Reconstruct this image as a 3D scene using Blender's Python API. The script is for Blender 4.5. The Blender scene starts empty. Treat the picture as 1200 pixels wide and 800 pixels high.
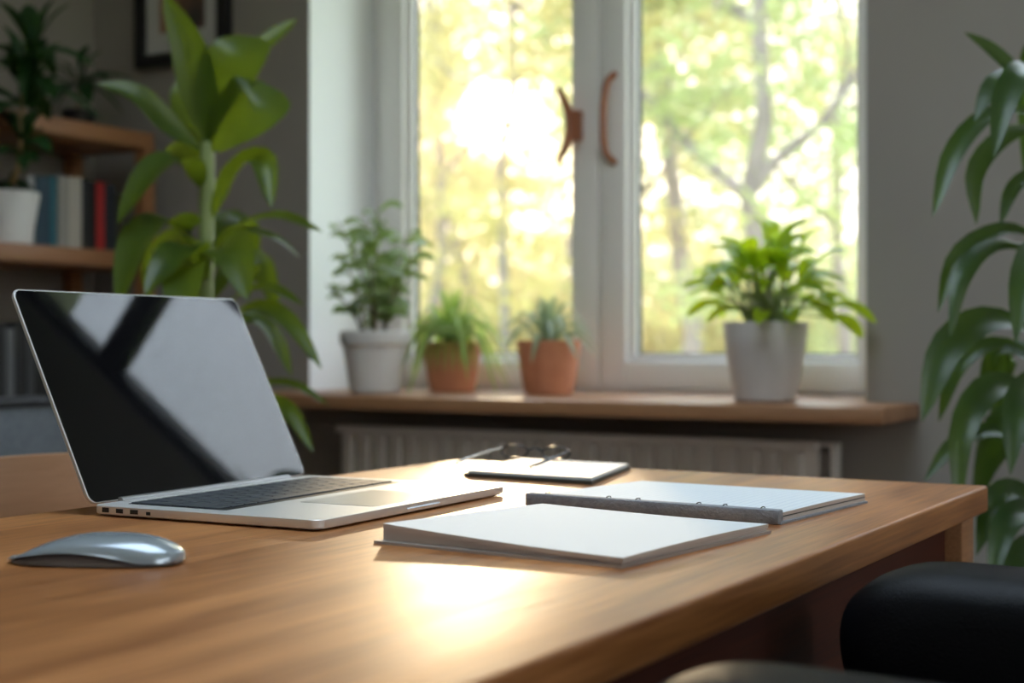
import bpy, bmesh, math, random
from mathutils import Vector, Matrix
PI = math.pi
SC = bpy.context.scene
C = SC.collection

# ------------------------------------------------------------------ camera, world, sun, exposure
F = 1667.0; YAW = math.radians(30.6); CY, SY = math.cos(YAW), math.sin(YAW); ZC = 0.9; VH = 404.0
cam_d = bpy.data.cameras.new('camera'); cam = bpy.data.objects.new('camera', cam_d); C.objects.link(cam)
cam.location = (0, 0, ZC); cam.rotation_euler = (PI / 2, 0, YAW)
cam_d.sensor_width = 36; cam_d.lens = F * 36 / 1200; cam_d.shift_y = (VH - 400) / 1200
cam_d.clip_start = 0.05; cam_d.clip_end = 500
cam_d.dof.use_dof = True; cam_d.dof.focus_distance = 1.2; cam_d.dof.aperture_fstop = 4.6
SC.camera = cam
SUN = Vector((-0.5167, 0.8561, 0.168)).normalized()      # towards the low sun
SC.view_settings.view_transform = 'Standard'; SC.view_settings.look = 'None'
SC.view_settings.gamma = 1; SC.view_settings.use_curve_mapping = False
SC.view_settings.exposure = 0.2
SC.cycles.use_denoising = True
SC.cycles.max_bounces = 10; SC.cycles.transparent_max_bounces = 24
SC.cycles.sample_clamp_indirect = 8

w = bpy.data.worlds.new('sky'); SC.world = w; w.use_nodes = True
nt = w.node_tree; nt.nodes.clear()
def N(t, typ, **k):
    n = t.nodes.new(typ)
    for a, b in k.items(): setattr(n, a, b)
    return n
def math_node(t, op, a, b=None, clamp=False):
    n = N(t, 'ShaderNodeMath', operation=op, use_clamp=clamp)
    for i, x in enumerate((a, b)):
        if x is None: continue
        if isinstance(x, (int, float)): n.inputs[i].default_value = x
        else: t.links.new(x, n.inputs[i])
    return n.outputs[0]
tc = N(nt, 'ShaderNodeTexCoord')
nrm = N(nt, 'ShaderNodeVectorMath', operation='NORMALIZE'); nt.links.new(tc.outputs['Generated'], nrm.inputs[0])
sep = N(nt, 'ShaderNodeSeparateXYZ'); nt.links.new(nrm.outputs[0], sep.inputs[0])
ramp = N(nt, 'ShaderNodeValToRGB'); nt.links.new(sep.outputs['Z'], ramp.inputs[0])
ramp.color_ramp.elements[0].position = 0.0; ramp.color_ramp.elements[0].color = (1.0, 0.96, 0.86, 1)
ramp.color_ramp.elements[1].position = 0.85; ramp.color_ramp.elements[1].color = (1.6, 1.95, 2.3, 1)
dot = N(nt, 'ShaderNodeVectorMath', operation='DOT_PRODUCT'); nt.links.new(nrm.outputs[0], dot.inputs[0])
dot.inputs[1].default_value = SUN
dp = math_node(nt, 'MAXIMUM', dot.outputs['Value'], 0.0)
g1 = math_node(nt, 'MULTIPLY', math_node(nt, 'POWER', dp, 6000.0), 30.0)
g2 = math_node(nt, 'MULTIPLY', math_node(nt, 'POWER', dp, 200.0), 4.0)
glow = math_node(nt, 'ADD', g1, g2)
bg1 = N(nt, 'ShaderNodeBackground'); nt.links.new(ramp.outputs[0], bg1.inputs[0]); bg1.inputs[1].default_value = 2.4
bg2 = N(nt, 'ShaderNodeBackground'); bg2.inputs[0].default_value = (1, 0.66, 0.28, 1); nt.links.new(glow, bg2.inputs[1])
ad = N(nt, 'ShaderNodeAddShader'); nt.links.new(bg1.outputs[0], ad.inputs[0]); nt.links.new(bg2.outputs[0], ad.inputs[1])
wo = N(nt, 'ShaderNodeOutputWorld'); nt.links.new(ad.outputs[0], wo.inputs[0])

sd = bpy.data.lights.new('sun', 'SUN'); so = bpy.data.objects.new('sun', sd); C.objects.link(so)
sd.energy = 4.6; sd.angle = math.radians(1.6); sd.color = (1.0, 0.73, 0.42)
so.location = SUN * 30; so.rotation_euler = SUN.to_track_quat('Z', 'Y').to_euler()

# ------------------------------------------------------------------ geometry helpers
def atd(u, v, d):
    x = (u - 600) / F * d
    return Vector((x * CY - d * SY, x * SY + d * CY, ZC - (v - VH) * d / F))
def onX(u, v, X):
    r = (u - 600) / F; return atd(u, v, X / (r * CY - SY))
def onY(u, v, Y):
    r = (u - 600) / F; return atd(u, v, Y / (r * SY + CY))

class MB:
    def __init__(s): s.v = []; s.f = []; s.m = []
    def add(s, vs, fs, mi=0):
        b = len(s.v); s.v += [tuple(p) for p in vs]
        s.f += [tuple(b + i for i in f) for f in fs]; s.m += [mi] * len(fs)
    def box(s, lo, hi, mi=0, M=None):
        x0, y0, z0 = lo; x1, y1, z1 = hi
        vs = [Vector(p) for p in ((x0,y0,z0),(x1,y0,z0),(x1,y1,z0),(x0,y1,z0),(x0,y0,z1),(x1,y0,z1),(x1,y1,z1),(x0,y1,z1))]
        if M: vs = [M @ p for p in vs]
        s.add(vs, [(0,3,2,1),(4,5,6,7),(0,1,5,4),(1,2,6,5),(2,3,7,6),(3,0,4,7)], mi)
    def loft(s, rings, cap=True, closed=True, mi=0):
        n = len(rings[0]); vs = [p for r in rings for p in r]; fs = []
        for i in range(len(rings) - 1):
            for j in range(n if closed else n - 1):
                k = (j + 1) % n
                fs.append((i*n+j, i*n+k, (i+1)*n+k, (i+1)*n+j))
        if cap: fs.append(tuple(range(n-1, -1, -1))); fs.append(tuple((len(rings)-1)*n + j for j in range(n)))
        s.add(vs, fs, mi)
    def tube(s, pts, rad, n=8, mi=0, flat=1.0):
        pts = [Vector(p) for p in pts]; rr = rad if isinstance(rad, (list, tuple)) else [rad] * len(pts)
        rings = []; up = None
        for i, p in enumerate(pts):
            t = (pts[min(i+1, len(pts)-1)] - pts[max(i-1, 0)]).normalized()
            if up is None: up = Vector((0,0,1)) if abs(t.z) < .9 else Vector((1,0,0))
            a = t.cross(up).normalized(); b = a.cross(t).normalized(); up = b
            rings.append([p + a*math.cos(2*PI*k/n)*rr[i]*flat + b*math.sin(2*PI*k/n)*rr[i] for k in range(n)])
        s.loft(rings, mi=mi)
    def lathe(s, prof, c, n=40, mi=0):
        rings = [[Vector((c[0]+r*math.cos(2*PI*k/n), c[1]+r*math.sin(2*PI*k/n), c[2]+z)) for k in range(n)] for r, z in prof]
        s.loft(rings, mi=mi)
    def leaf(s, pts, w, face, n=9, fold=0.25, peak=0.45, tipw=0.0, twist=0.0, mi=0, rd=.75):
        P = bez(pts, n); rings = []
        face = Vector(face)
        for i, p in enumerate(P):
            t = i / (n-1)
            tg = (P[min(i+1, n-1)] - P[max(i-1, 0)])
            tg = tg.normalized() if tg.length > 1e-9 else Vector((0,0,1))
            side = tg.cross(face)
            if side.length < 1e-3: side = tg.cross(Vector((0.3,0.2,1)))
            side.normalize(); nn = side.cross(tg).normalized()
            if twist: 
                q = Matrix.Rotation(twist*t, 3, tg); side = q @ side; nn = q @ nn
            ww = w * 0.5 * prof(t, peak, tipw, rd)
            rings.append([p - side*ww + nn*ww*fold, p - side*ww*.5 + nn*ww*fold*.38, p, p + side*ww*.5 + nn*ww*fold*.38, p + side*ww + nn*ww*fold])
        s.loft(rings, cap=False, closed=False, mi=mi)
    def build(s, name, mats, parent=None, smooth=True, bevel=0, loc=None, seg=2, angle=35, weld=False):
        me = bpy.data.meshes.new(name); me.from_pydata(s.v, [], s.f)
        for m in (mats if isinstance(mats, (list, tuple)) else [mats]): me.materials.append(m)
        me.polygons.foreach_set('material_index', s.m)
        bm = bmesh.new(); bm.from_mesh(me)
        if weld: bmesh.ops.remove_doubles(bm, verts=bm.verts, dist=1e-5)
        if bevel:
            es = [e for e in bm.edges if len(e.link_faces) == 2 and e.calc_face_angle(0) > math.radians(30)]
            bmesh.ops.bevel(bm, geom=es, offset=bevel, segments=seg, affect='EDGES', profile=0.5, clamp_overlap=True)
        if not any(len(e.link_faces) == 1 for e in bm.edges): bmesh.ops.recalc_face_normals(bm, faces=bm.faces)
        bm.to_mesh(me); bm.free()
        if smooth:
            me.polygons.foreach_set('use_smooth', [True] * len(me.polygons))
            if smooth is True: me.set_sharp_from_angle(angle=math.radians(angle))
        o = bpy.data.objects.new(name, me); C.objects.link(o)
        if parent is not None:
            o.parent = parent; o.matrix_parent_inverse = Matrix.Translation(parent.location).inverted() if parent.type == 'EMPTY' else Matrix()
            if parent.type != 'EMPTY' and parent.parent is not None: o.matrix_parent_inverse = Matrix()
        return o
def prof(t, peak, tipw, rd=.75):
    if t < peak: r = math.sin(PI/2 * t/peak) ** 0.9
    else: r = math.cos(PI/2 * (t-peak)/(1-peak)) ** rd if t < 1 else 0
    return max(r, 0.07 if t < .5 else 0.03 + tipw)
def bez(pts, n):
    pts = [Vector(p) for p in pts]
    if len(pts) == 2: return [pts[0].lerp(pts[1], i/(n-1)) for i in range(n)]
    # Catmull-Rom through all points
    q = [pts[0]*2 - pts[1]] + pts + [pts[-1]*2 - pts[-2]]; out = []; m = len(pts) - 1
    for i in range(n):
        x = i/(n-1)*m; k = min(int(x), m-1); t = x - k
        a, b, c, d = q[k:k+4]
        out.append(0.5*((2*b) + (c-a)*t + (2*a-5*b+4*c-d)*t*t + (3*b-a-3*c+d)*t*t*t))
    return out

def tag(o, label, cat, group=None, kind=None):
    if label: o['label'] = label
    if cat: o['category'] = cat
    if group: o['group'] = group
    if kind: o['kind'] = kind
    return o
def thing(name, label, cat, loc=(0,0,0), group=None):
    o = bpy.data.objects.new(name, None); C.objects.link(o); o.location = loc; o.empty_display_size = .05
    return tag(o, label, cat, group)
def struct(name, mb, mat, **k):
    o = mb.build(name, mat, **k); o['kind'] = 'structure'; return o

# ------------------------------------------------------------------ materials
def mat(name, col, rough=.5, metal=0, spec=.5, noise=None, bump=None, coat=0):
    """noise=(scale xyz, colour2, detail) mixes two paints of the thing itself; bump=(scale, strength)"""
    m = bpy.data.materials.new(name); m.use_nodes = True; t = m.node_tree
    b = t.nodes['Principled BSDF']; b.inputs['Base Color'].default_value = (*col, 1)
    b.inputs['Roughness'].default_value = rough; b.inputs['Metallic'].default_value = metal
    b.inputs['Specular IOR Level'].default_value = spec; b.inputs['Coat Weight'].default_value = coat
    tcn = N(t, 'ShaderNodeTexCoord')
    if noise:
        mp = N(t, 'ShaderNodeMapping'); t.links.new(tcn.outputs['Object'], mp.inputs[0]); mp.inputs['Scale'].default_value = noise[0]
        no = N(t, 'ShaderNodeTexNoise'); t.links.new(mp.outputs[0], no.inputs[0]); no.inputs['Scale'].default_value = 1; no.inputs['Detail'].default_value = noise[2]
        r = N(t, 'ShaderNodeValToRGB'); t.links.new(no.outputs[0], r.inputs[0])
        r.color_ramp.elements[0].position = .35; r.color_ramp.elements[1].position = .65
        r.color_ramp.elements[0].color = (*col, 1); r.color_ramp.elements[1].color = (*noise[1], 1)
        t.links.new(r.outputs[0], b.inputs['Base Color'])
    if bump:
        no = N(t, 'ShaderNodeTexNoise'); t.links.new(tcn.outputs['Object'], no.inputs[0]); no.inputs['Scale'].default_value = bump[0]; no.inputs['Detail'].default_value = 3
        bp = N(t, 'ShaderNodeBump'); bp.inputs['Strength'].default_value = bump[1]; bp.inputs['Distance'].default_value = .002
        t.links.new(no.outputs[0], bp.inputs['Height']); t.links.new(bp.outputs[0], b.inputs['Normal'])
    return m
def wood(name, c1, c2, rough=.4, axis=1, scale=1.0, bump=.12, coat=0, spec=.5):
    m = bpy.data.materials.new(name); m.use_nodes = True; t = m.node_tree; b = t.nodes['Principled BSDF']
    tcn = N(t, 'ShaderNodeTexCoord'); mp = N(t, 'ShaderNodeMapping'); t.links.new(tcn.outputs['Object'], mp.inputs[0])
    sc = [22*scale]*3; sc[axis] = 1.6*scale; mp.inputs['Scale'].default_value = sc
    n1 = N(t, 'ShaderNodeTexNoise'); t.links.new(mp.outputs[0], n1.inputs[0]); n1.inputs['Scale'].default_value = 1.0; n1.inputs['Detail'].default_value = 5; n1.inputs['Distortion'].default_value = .6
    sc2 = [260*scale]*3; sc2[axis] = 9*scale
    mp2 = N(t, 'ShaderNodeMapping'); t.links.new(tcn.outputs['Object'], mp2.inputs[0]); mp2.inputs['Scale'].default_value = sc2
    n2 = N(t, 'ShaderNodeTexNoise'); t.links.new(mp2.outputs[0], n2.inputs[0]); n2.inputs['Scale'].default_value = 1; n2.inputs['Detail'].default_value = 2
    a = math_node(t, 'MULTIPLY', n1.outputs[0], .62); bb = math_node(t, 'MULTIPLY', n2.outputs[0], .38)
    s = math_node(t, 'ADD', a, bb)
    r = N(t, 'ShaderNodeValToRGB'); t.links.new(s, r.inputs[0]); r.color_ramp.elements[0].position = .36; r.color_ramp.elements[1].position = .64
    r.color_ramp.elements[0].color = (*c1, 1); r.color_ramp.elements[1].color = (*c2, 1)
    t.links.new(r.outputs[0], b.inputs['Base Color'])
    rr = math_node(t, 'ADD', math_node(t, 'MULTIPLY', s, .18), rough - .09); t.links.new(rr, b.inputs['Roughness'])
    bp = N(t, 'ShaderNodeBump'); bp.inputs['Strength'].default_value = bump; bp.inputs['Distance'].default_value = .001
    t.links.new(s, bp.inputs['Height']); t.links.new(bp.outputs[0], b.inputs['Normal']); b.inputs['Coat Weight'].default_value = coat; b.inputs['Specular IOR Level'].default_value = spec
    return m
def leafmat(name, c1, c2, trans, tw=.45, rough=.35, spec=.5, scale=9, stripes=None):
    m = bpy.data.materials.new(name); m.use_nodes = True; t = m.node_tree; b = t.nodes['Principled BSDF']; out = t.nodes['Material Output']
    tcn = N(t, 'ShaderNodeTexCoord')
    no = N(t, 'ShaderNodeTexNoise'); t.links.new(tcn.outputs['Object'], no.inputs[0]); no.inputs['Scale'].default_value = scale
    r = N(t, 'ShaderNodeValToRGB'); t.links.new(no.outputs[0], r.inputs[0]); r.color_ramp.elements[0].position = .35; r.color_ramp.elements[1].position = .65
    r.color_ramp.elements[0].color = (*c1, 1); r.color_ramp.elements[1].color = (*c2, 1)
    t.links.new(r.outputs[0], b.inputs['Base Color']); b.inputs['Roughness'].default_value = rough; b.inputs['Specular IOR Level'].default_value = spec
    tr = N(t, 'ShaderNodeBsdfTranslucent'); tr.inputs[0].default_value = (*trans, 1)
    mx = N(t, 'ShaderNodeMixShader'); mx.inputs[0].default_value = tw
    t.links.new(b.outputs[0], mx.inputs[1]); t.links.new(tr.outputs[0], mx.inputs[2]); t.links.new(mx.outputs[0], out.inputs[0])
    return m
def glassmat(name, ior=1.5, tint=(1,1,1)):
    m = bpy.data.materials.new(name); m.use_nodes = True; t = m.node_tree; t.nodes.clear()
    out = N(t, 'ShaderNodeOutputMaterial'); tr = N(t, 'ShaderNodeBsdfTransparent'); tr.inputs[0].default_value = (*tint, 1)
    gl = N(t, 'ShaderNodeBsdfGlossy'); gl.inputs['Roughness'].default_value = 0.02
    ge = N(t, 'ShaderNodeNewGeometry'); dt = N(t, 'ShaderNodeVectorMath', operation='DOT_PRODUCT'); t.links.new(ge.outputs['Incoming'], dt.inputs[0]); t.links.new(ge.outputs['Normal'], dt.inputs[1])
    k = math_node(t, 'POWER', math_node(t, 'SUBTRACT', 1.0, math_node(t, 'ABSOLUTE', dt.outputs['Value'])), 5.0)
    f0 = ((ior-1)/(ior+1))**2; fr = math_node(t, 'ADD', math_node(t, 'MULTIPLY', k, 1-f0), f0)
    mx = N(t, 'ShaderNodeMixShader'); t.links.new(fr, mx.inputs[0]); t.links.new(tr.outputs[0], mx.inputs[1]); t.links.new(gl.outputs[0], mx.inputs[2])
    t.links.new(mx.outputs[0], out.inputs[0]); return m
def papermat(name, col, line, pitch, rot=0, axis='Y'):
    m = bpy.data.materials.new(name); m.use_nodes = True; t = m.node_tree; b = t.nodes['Principled BSDF']
    tcn = N(t, 'ShaderNodeTexCoord'); mp = N(t, 'ShaderNodeMapping'); mp.inputs['Rotation'].default_value = (0,0,rot)
    t.links.new(tcn.outputs['Object'], mp.inputs[0]); sp = N(t, 'ShaderNodeSeparateXYZ'); t.links.new(mp.outputs[0], sp.inputs[0])
    fr = math_node(t, 'FRACT', math_node(t, 'DIVIDE', sp.outputs[axis], pitch)); lt = math_node(t, 'LESS_THAN', fr, .13)
    mx = N(t, 'ShaderNodeMix', data_type='RGBA'); t.links.new(lt, mx.inputs[0]); mx.inputs[6].default_value = (*col, 1); mx.inputs[7].default_value = (*line, 1)
    t.links.new(mx.outputs[2], b.inputs['Base Color']); b.inputs['Roughness'].default_value = .75; b.inputs['Specular IOR Level'].default_value = .2
    return m

M = dict(
 wall=mat('wall_paint', (.30,.27,.245), .85, spec=.2, noise=((3,3,3),(.31,.285,.262),3), bump=(180,.08)),
 reveal=mat('reveal_paint', (.86,.88,.90), .7, spec=.25, bump=(150,.05)),
 ceiling=mat('ceiling_paint', (.78,.77,.75), .9, spec=.2, bump=(120,.05)),
 floor=wood('floor_boards', (.16,.09,.05), (.28,.17,.10), .45, axis=0, scale=.5),
 pvc=mat('window_plastic', (.84,.82,.81), .35, spec=.5, noise=((2,2,2),(.86,.84,.83),1)),
 gasket=mat('rubber_gasket', (.03,.035,.05), .5, bump=(80,.05)),
 glass=glassmat('window_glass'),
 desk=wood('desk_oak', (.22,.074,.020), (.52,.22,.075), .42, axis=1, scale=1.0, bump=.5, spec=.30),
 desk_end=wood('desk_oak_edge', (.25,.11,.045), (.40,.19,.085), .5, axis=1, scale=1.2),
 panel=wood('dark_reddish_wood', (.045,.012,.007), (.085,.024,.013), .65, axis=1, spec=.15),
 sill=wood('sill_wood', (.30,.14,.065), (.42,.21,.10), .42, axis=0, scale=.8),
 shelf=wood('shelf_wood', (.26,.11,.045), (.36,.17,.075), .45, axis=1, scale=.9),
 chairwood=wood('chair_plywood', (.40,.20,.10), (.50,.26,.14), .4, axis=1, scale=.7),
 radiator=mat('radiator_enamel', (.86,.80,.75), .4, bump=(60,.02)),
 alu=mat('aluminium_case', (.74,.73,.72), .36, metal=.45, bump=(900,.03)),
 alu_edge=mat('aluminium_edge', (.45,.45,.46), .35, metal=.9, bump=(900,.02)),
 screen=mat('screen_glass', (.004,.004,.005), .03, spec=.6, bump=(2,.0)),
 black=mat('black_plastic', (.008,.008,.010), .45, bump=(300,.05)),
 key=mat('key_plastic', (.030,.036,.046), .5, bump=(400,.1)),
 port=mat('port_hollow', (.01,.01,.01), .6, bump=(300,.05)),
 trackpad=mat('trackpad_glass', (.60,.58,.56), .28, metal=.7, bump=(700,.02)),
 mouse=mat('mouse_shell', (.36,.41,.46), .22, metal=.35, coat=.4, bump=(400,.01)),
 mousebody=mat('mouse_underbody', (.16,.13,.12), .4, bump=(300,.03)),
 page=papermat('ruled_paper', (.80,.81,.82), (.42,.47,.54), .006, axis='Y'),
 page2=papermat('faint_ruled_paper', (.78,.81,.84), (.62,.67,.74), .008, axis='X'),
 pageside=papermat('page_edges', (.62,.54,.49), (.34,.27,.23), .0011, axis='Z'),
 cover=mat('warm_grey_cover', (.42,.36,.33), .6, bump=(200,.1)),
 spine=mat('grey_linen_spine', (.30,.31,.34), .75, noise=((160,160,160),(.24,.25,.28),3), bump=(400,.5)),
 padcover=mat('dark_notepad_cover', (.05,.055,.05), .5, bump=(200,.1)),
 padpaper=mat('pale_notepad_paper', (.62,.66,.70), .5, noise=((9,9,9),(.78,.81,.84),2)),
 wire=mat('dark_metal_wire', (.05,.045,.045), .3, metal=.8, bump=(200,.02)),
 tip=mat('temple_painted_glint', (.72,.66,.56), .3, bump=(200,.02)),  # glint on one temple put into its pale colour
 lens=glassmat('lens_glass', 1.45),
 leather=mat('black_leather', (.003,.003,.0045), .45, spec=.14),
 greyfab=mat('grey_upholstery', (.10,.115,.135), .65, noise=((120,120,120),(.13,.145,.165),3), bump=(350,.3)),
 piping=mat('dark_piping', (.03,.03,.035), .6, bump=(300,.1)),
 steel=mat('dark_steel', (.08,.08,.085), .35, metal=.9, bump=(100,.02)),
 terracotta=mat('terracotta', (.54,.21,.11), .75, noise=((30,30,30),(.60,.25,.135),4), bump=(250,.15)),
 whitepot=mat('grey_white_ceramic', (.70,.69,.68), .55, noise=((12,12,12),(.74,.73,.72),3), bump=(120,.08)),
 greypot=mat('warm_grey_ceramic', (.58,.54,.52), .45, noise=((12,12,12),(.61,.57,.55),3), bump=(120,.05)),
 soil=mat('potting_soil', (.035,.022,.015), .9, noise=((120,120,120),(.07,.045,.03),4), bump=(200,.8)),
 stem=mat('green_stem', (.20,.27,.08), .5, noise=((40,40,6),(.27,.32,.12),3), bump=(100,.1)),
 tanstem=mat('tan_stem', (.38,.27,.13), .6, noise=((60,60,8),(.30,.20,.09),3), bump=(100,.3)),
 brownstem=mat('brown_stem', (.20,.14,.09), .7, noise=((60,60,8),(.14,.09,.06),3), bump=(100,.3)),
 bigleaf=leafmat('broad_leaf', (.028,.060,.010), (.05,.09,.014), (.36,.46,.02), .33, .34, .45),
 darkleaf=leafmat('dark_glossy_leaf', (.018,.045,.012), (.03,.065,.016), (.14,.24,.015), .2, .36, .5),
 shelfleaf=leafmat('deep_green_leaf', (.012,.045,.014), (.022,.07,.02), (.06,.14,.02), .25, .4, .4),
 smallleaf=leafmat('sage_leaf', (.17,.26,.08), (.27,.36,.14), (.38,.50,.12), .35, .38, .5),
 spider=leafmat('spider_leaf', (.20,.34,.08), (.40,.50,.17), (.50,.66,.14), .4, .4, .4, 14),
 airleaf=leafmat('silvery_leaf', (.24,.32,.20), (.44,.52,.38), (.46,.55,.30), .35, .35, .5, 14),
 potleaf=leafmat('bright_leaf', (.10,.22,.012), (.17,.32,.018), (.55,.74,.015), .5, .3, .6, 12),
 handle=mat('brown_handle', (.30,.10,.045), .4, bump=(120,.05)),
 frame=mat('black_frame_wood', (.008,.008,.010), .35, bump=(100,.08)),
 matboard=mat('picture_mat', (.52,.51,.50), .8, bump=(300,.05)),
 darkframe=mat('dark_window_frame', (.012,.012,.016), .4, bump=(100,.03)),
 bark=mat('tree_bark', (.22,.18,.18), .9, noise=((6,6,2),(.32,.27,.27),4), bump=(12,.6)),
 treeleaf=leafmat('spring_leaf', (.50,.46,.15), (.64,.55,.20), (.74,.66,.32), .6, .6, .2, .6),
 treeleaf2=leafmat('fresh_green_leaf', (.34,.42,.17), (.50,.51,.21), (.60,.66,.33), .6, .6, .2, .6),
 lawn=mat('lawn_grass', (.22,.30,.08), .95, noise=((2,2,2),(.32,.36,.12),5), bump=(20,1.0)),
)
# pebbled leather bump
t = M['leather'].node_tree; b = t.nodes['Principled BSDF']; tcn = N(t, 'ShaderNodeTexCoord')
vo = N(t, 'ShaderNodeTexVoronoi'); t.links.new(tcn.outputs['Object'], vo.inputs[0]); vo.inputs['Scale'].default_value = 950
bp = N(t, 'ShaderNodeBump'); bp.inputs['Strength'].default_value = .45; bp.inputs['Distance'].default_value = .0006; bp.invert = True
t.links.new(vo.outputs['Distance'], bp.inputs['Height']); t.links.new(bp.outputs[0], b.inputs['Normal'])
b.inputs['Specular IOR Level'].default_value = 0       # the coat of dye: a weak glossy layer instead of full grazing shine
gls = N(t, 'ShaderNodeBsdfGlossy'); gls.inputs['Roughness'].default_value = .34; t.links.new(bp.outputs[0], gls.inputs['Normal'])
lw = N(t, 'ShaderNodeLayerWeight'); lw.inputs['Blend'].default_value = .3; t.links.new(bp.outputs[0], lw.inputs['Normal'])
fac = math_node(t, 'ADD', math_node(t, 'MULTIPLY', lw.outputs['Facing'], .055), .012)
mxl = N(t, 'ShaderNodeMixShader'); t.links.new(fac, mxl.inputs[0]); t.links.new(b.outputs[0], mxl.inputs[1]); t.links.new(gls.outputs[0], mxl.inputs[2]); t.links.new(mxl.outputs[0], t.nodes['Material Output'].inputs[0])

# ------------------------------------------------------------------ the room
XL, XR, YB, YW, YF, ZT = -2.904, 2.2, -2.2, 2.71, 3.06, 2.6
WX0, WX1, WZ0, WZ1 = -2.171, -.809, .76, 2.25          # window opening
VX0, VX1, VZ0, VZ1 = -.50, -.10, .9, 2.56              # narrow side window, out of the photo's frame
mb = MB(); mb.box((XL-.1, YB-.1, -.1), (XR+.1, YF, 0)); struct('floor', mb, M['floor'], smooth=False)
SX0, SX1, SY0, SY1 = -1.35, .05, .35, 1.75      # opening for the added roof light
mb = MB(); mb.box((XL-.1, YB-.1, ZT), (SX0, YF, ZT+.1)); mb.box((SX1, YB-.1, ZT), (XR+.1, YF, ZT+.1)); mb.box((SX0, YB-.1, ZT), (SX1, SY0, ZT+.1)); mb.box((SX0, SY1, ZT), (SX1, YF, ZT+.1)); struct('ceiling', mb, M['ceiling'], smooth=False)
mb = MB(); mb.box((XL-.1, YB-.1, 0), (XL, YF, ZT)); struct('wall_left', mb, M['wall'], smooth=False)
RY0, RY1, OZ0, OZ1 = -.6, 1.9, .95, 2.35      # opening for the added fill window on the right
mb = MB()
for lo, hi in (((YB-.1), RY0), (RY1, YF)): mb.box((XR, lo, 0), (XR+.1, hi, ZT))
mb.box((XR, RY0, 0), (XR+.1, RY1, OZ0)); mb.box((XR, RY0, OZ1), (XR+.1, RY1, ZT)); struct('wall_right', mb, M['wall'], smooth=False)
FX0, FX1 = -.7, .1  # opening for the added window behind the camera
mb = MB()
for lo, hi in ((XL, FX0), (FX1, XR)): mb.box((lo, YB-.1, 0), (hi, YB, ZT))
mb.box((FX0, YB-.1, 0), (FX1, YB, OZ0)); mb.box((FX0, YB-.1, OZ1), (FX1, YB, ZT)); struct('wall_front', mb, M['wall'], smooth=False)
mb = MB()   # window wall: grid of blocks around two openings, reveals painted paler
xs = [XL, WX0, WX1, VX0, VX1, XR]
for i in range(5):
    x0, x1 = xs[i], xs[i+1]
    if i in (1, 3):
        z0, z1 = (WZ0, WZ1) if i == 1 else (VZ0, VZ1)
        mb.box((x0, YW, 0), (x1, YF, z0)); mb.box((x0, YW, z1), (x1, YF, ZT))
    elif i == 4: mb.box((x0, YW, 0), (x1, YW+.075, ZT)); mb.box((x0+.5, YW+.075, 0), (x1, YF, ZT))      # thinner wall beside the side window
    else: mb.box((x0, YW, 0), (x1, YF, ZT))
o = struct('wall_back', mb, [M['wall'], M['reveal']], smooth=False)
for p in o.data.polygons:
    if abs(p.normal.y) < .5 and YW + .01 < p.center.y < YF: p.material_index = 1
mb = MB()
mb.box((XL, YW-.014, 0), (XR, YW, .09)); struct('baseboard_back', mb, M['reveal'], bevel=.003)
mb = MB(); mb.box((XL, YB, 0), (XL+.014, YW-.014, .09)); struct('baseboard_left', mb, M['reveal'], bevel=.003)

# main window: fixed frame, two casement sashes, panes
YS = 2.955
def rect_frame(mb, x0, x1, z0, z1, y0, y1, w, mi=0, wb=None):
    wb = wb or w
    mb.box((x0, y0, z0), (x0+w, y1, z1), mi); mb.box((x1-w, y0, z0), (x1, y1, z1), mi)
    mb.box((x0+w, y0, z0), (x1-w, y1, z0+wb), mi); mb.box((x0+w, y0, z1-w), (x1-w, y1, z1), mi)
win = thing('window_1', 'white double casement window above the wooden sill, sun behind it', 'window', (-1.49, YS, .79)); win['kind'] = 'structure'
mb = MB(); rect_frame(mb, WX0+.001, WX1-.001, .79, WZ1-.001, YS+.012, YS+.085, .062, wb=.03)
XM = -1.505
mb.build('window_frame', M['pvc'], win, bevel=.004)
def sash(x0, x1):
    z0, z1 = .80, WZ1-.045
    mb = MB(); rect_frame(mb, x0, x1, z0, z1, YS-.012, YS+.05, .066, wb=.062)
    s = mb.build('sash', M['pvc'], win, bevel=.005)
    mb = MB(); rect_frame(mb, x0+.064, x1-.064, z0+.060, z1-.064, YS+.006, YS+.03, .018)
    bd = mb.build('glazing_bead', M['pvc'], s, bevel=.004)
    mb = MB(); rect_frame(mb, x0+.080, x1-.080, z0+.076, z1-.080, YS+.022, YS+.034, .006)
    mb.build('gasket', M['gasket'], s, smooth=False)
    mb = MB(); mb.box((x0+.070, YS+.024, z0+.070), (x1-.070, YS+.028, z1-.070))
    mb.build('pane', M['glass'], s, smooth=False)
    return s
s1 = sash(WX0+.045, XM-.0015)
s2 = sash(XM+.0015, WX1-.014)
# handles
hz = 1.41
mb = MB()   # left sash: waisted lever with flared tips
hx = XM-.055; pts = [(hx-.028, YS-.060, hz-.088), (hx-.022, YS-.054, hz-.07), (hx-.012, YS-.045, hz-.04), (hx-.008, YS-.042, hz), (hx-.012, YS-.045, hz+.04), (hx-.022, YS-.054, hz+.07), (hx-.028, YS-.060, hz+.088)]
mb.tube(bez(pts, 17), [.006,.007,.008,.009,.010,.011,.012,.012,.012,.012,.012,.011,.010,.009,.008,.007,.006], 10)
mb.box((hx-.016, YS-.045, hz-.035), (hx+.012, YS-.011, hz+.035))
mb.build('handle', M['handle'], s1)
mb = MB()   # right sash: bow pull
hx = XM+.030; pts = [(hx+.010, YS-.010, hz+.115), (hx, YS-.030, hz+.095), (hx-.002, YS-.045, hz+.05), (hx-.002, YS-.050, hz), (hx-.002, YS-.045, hz-.05), (hx, YS-.030, hz-.075), (hx+.010, YS-.010, hz-.09)]
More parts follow.
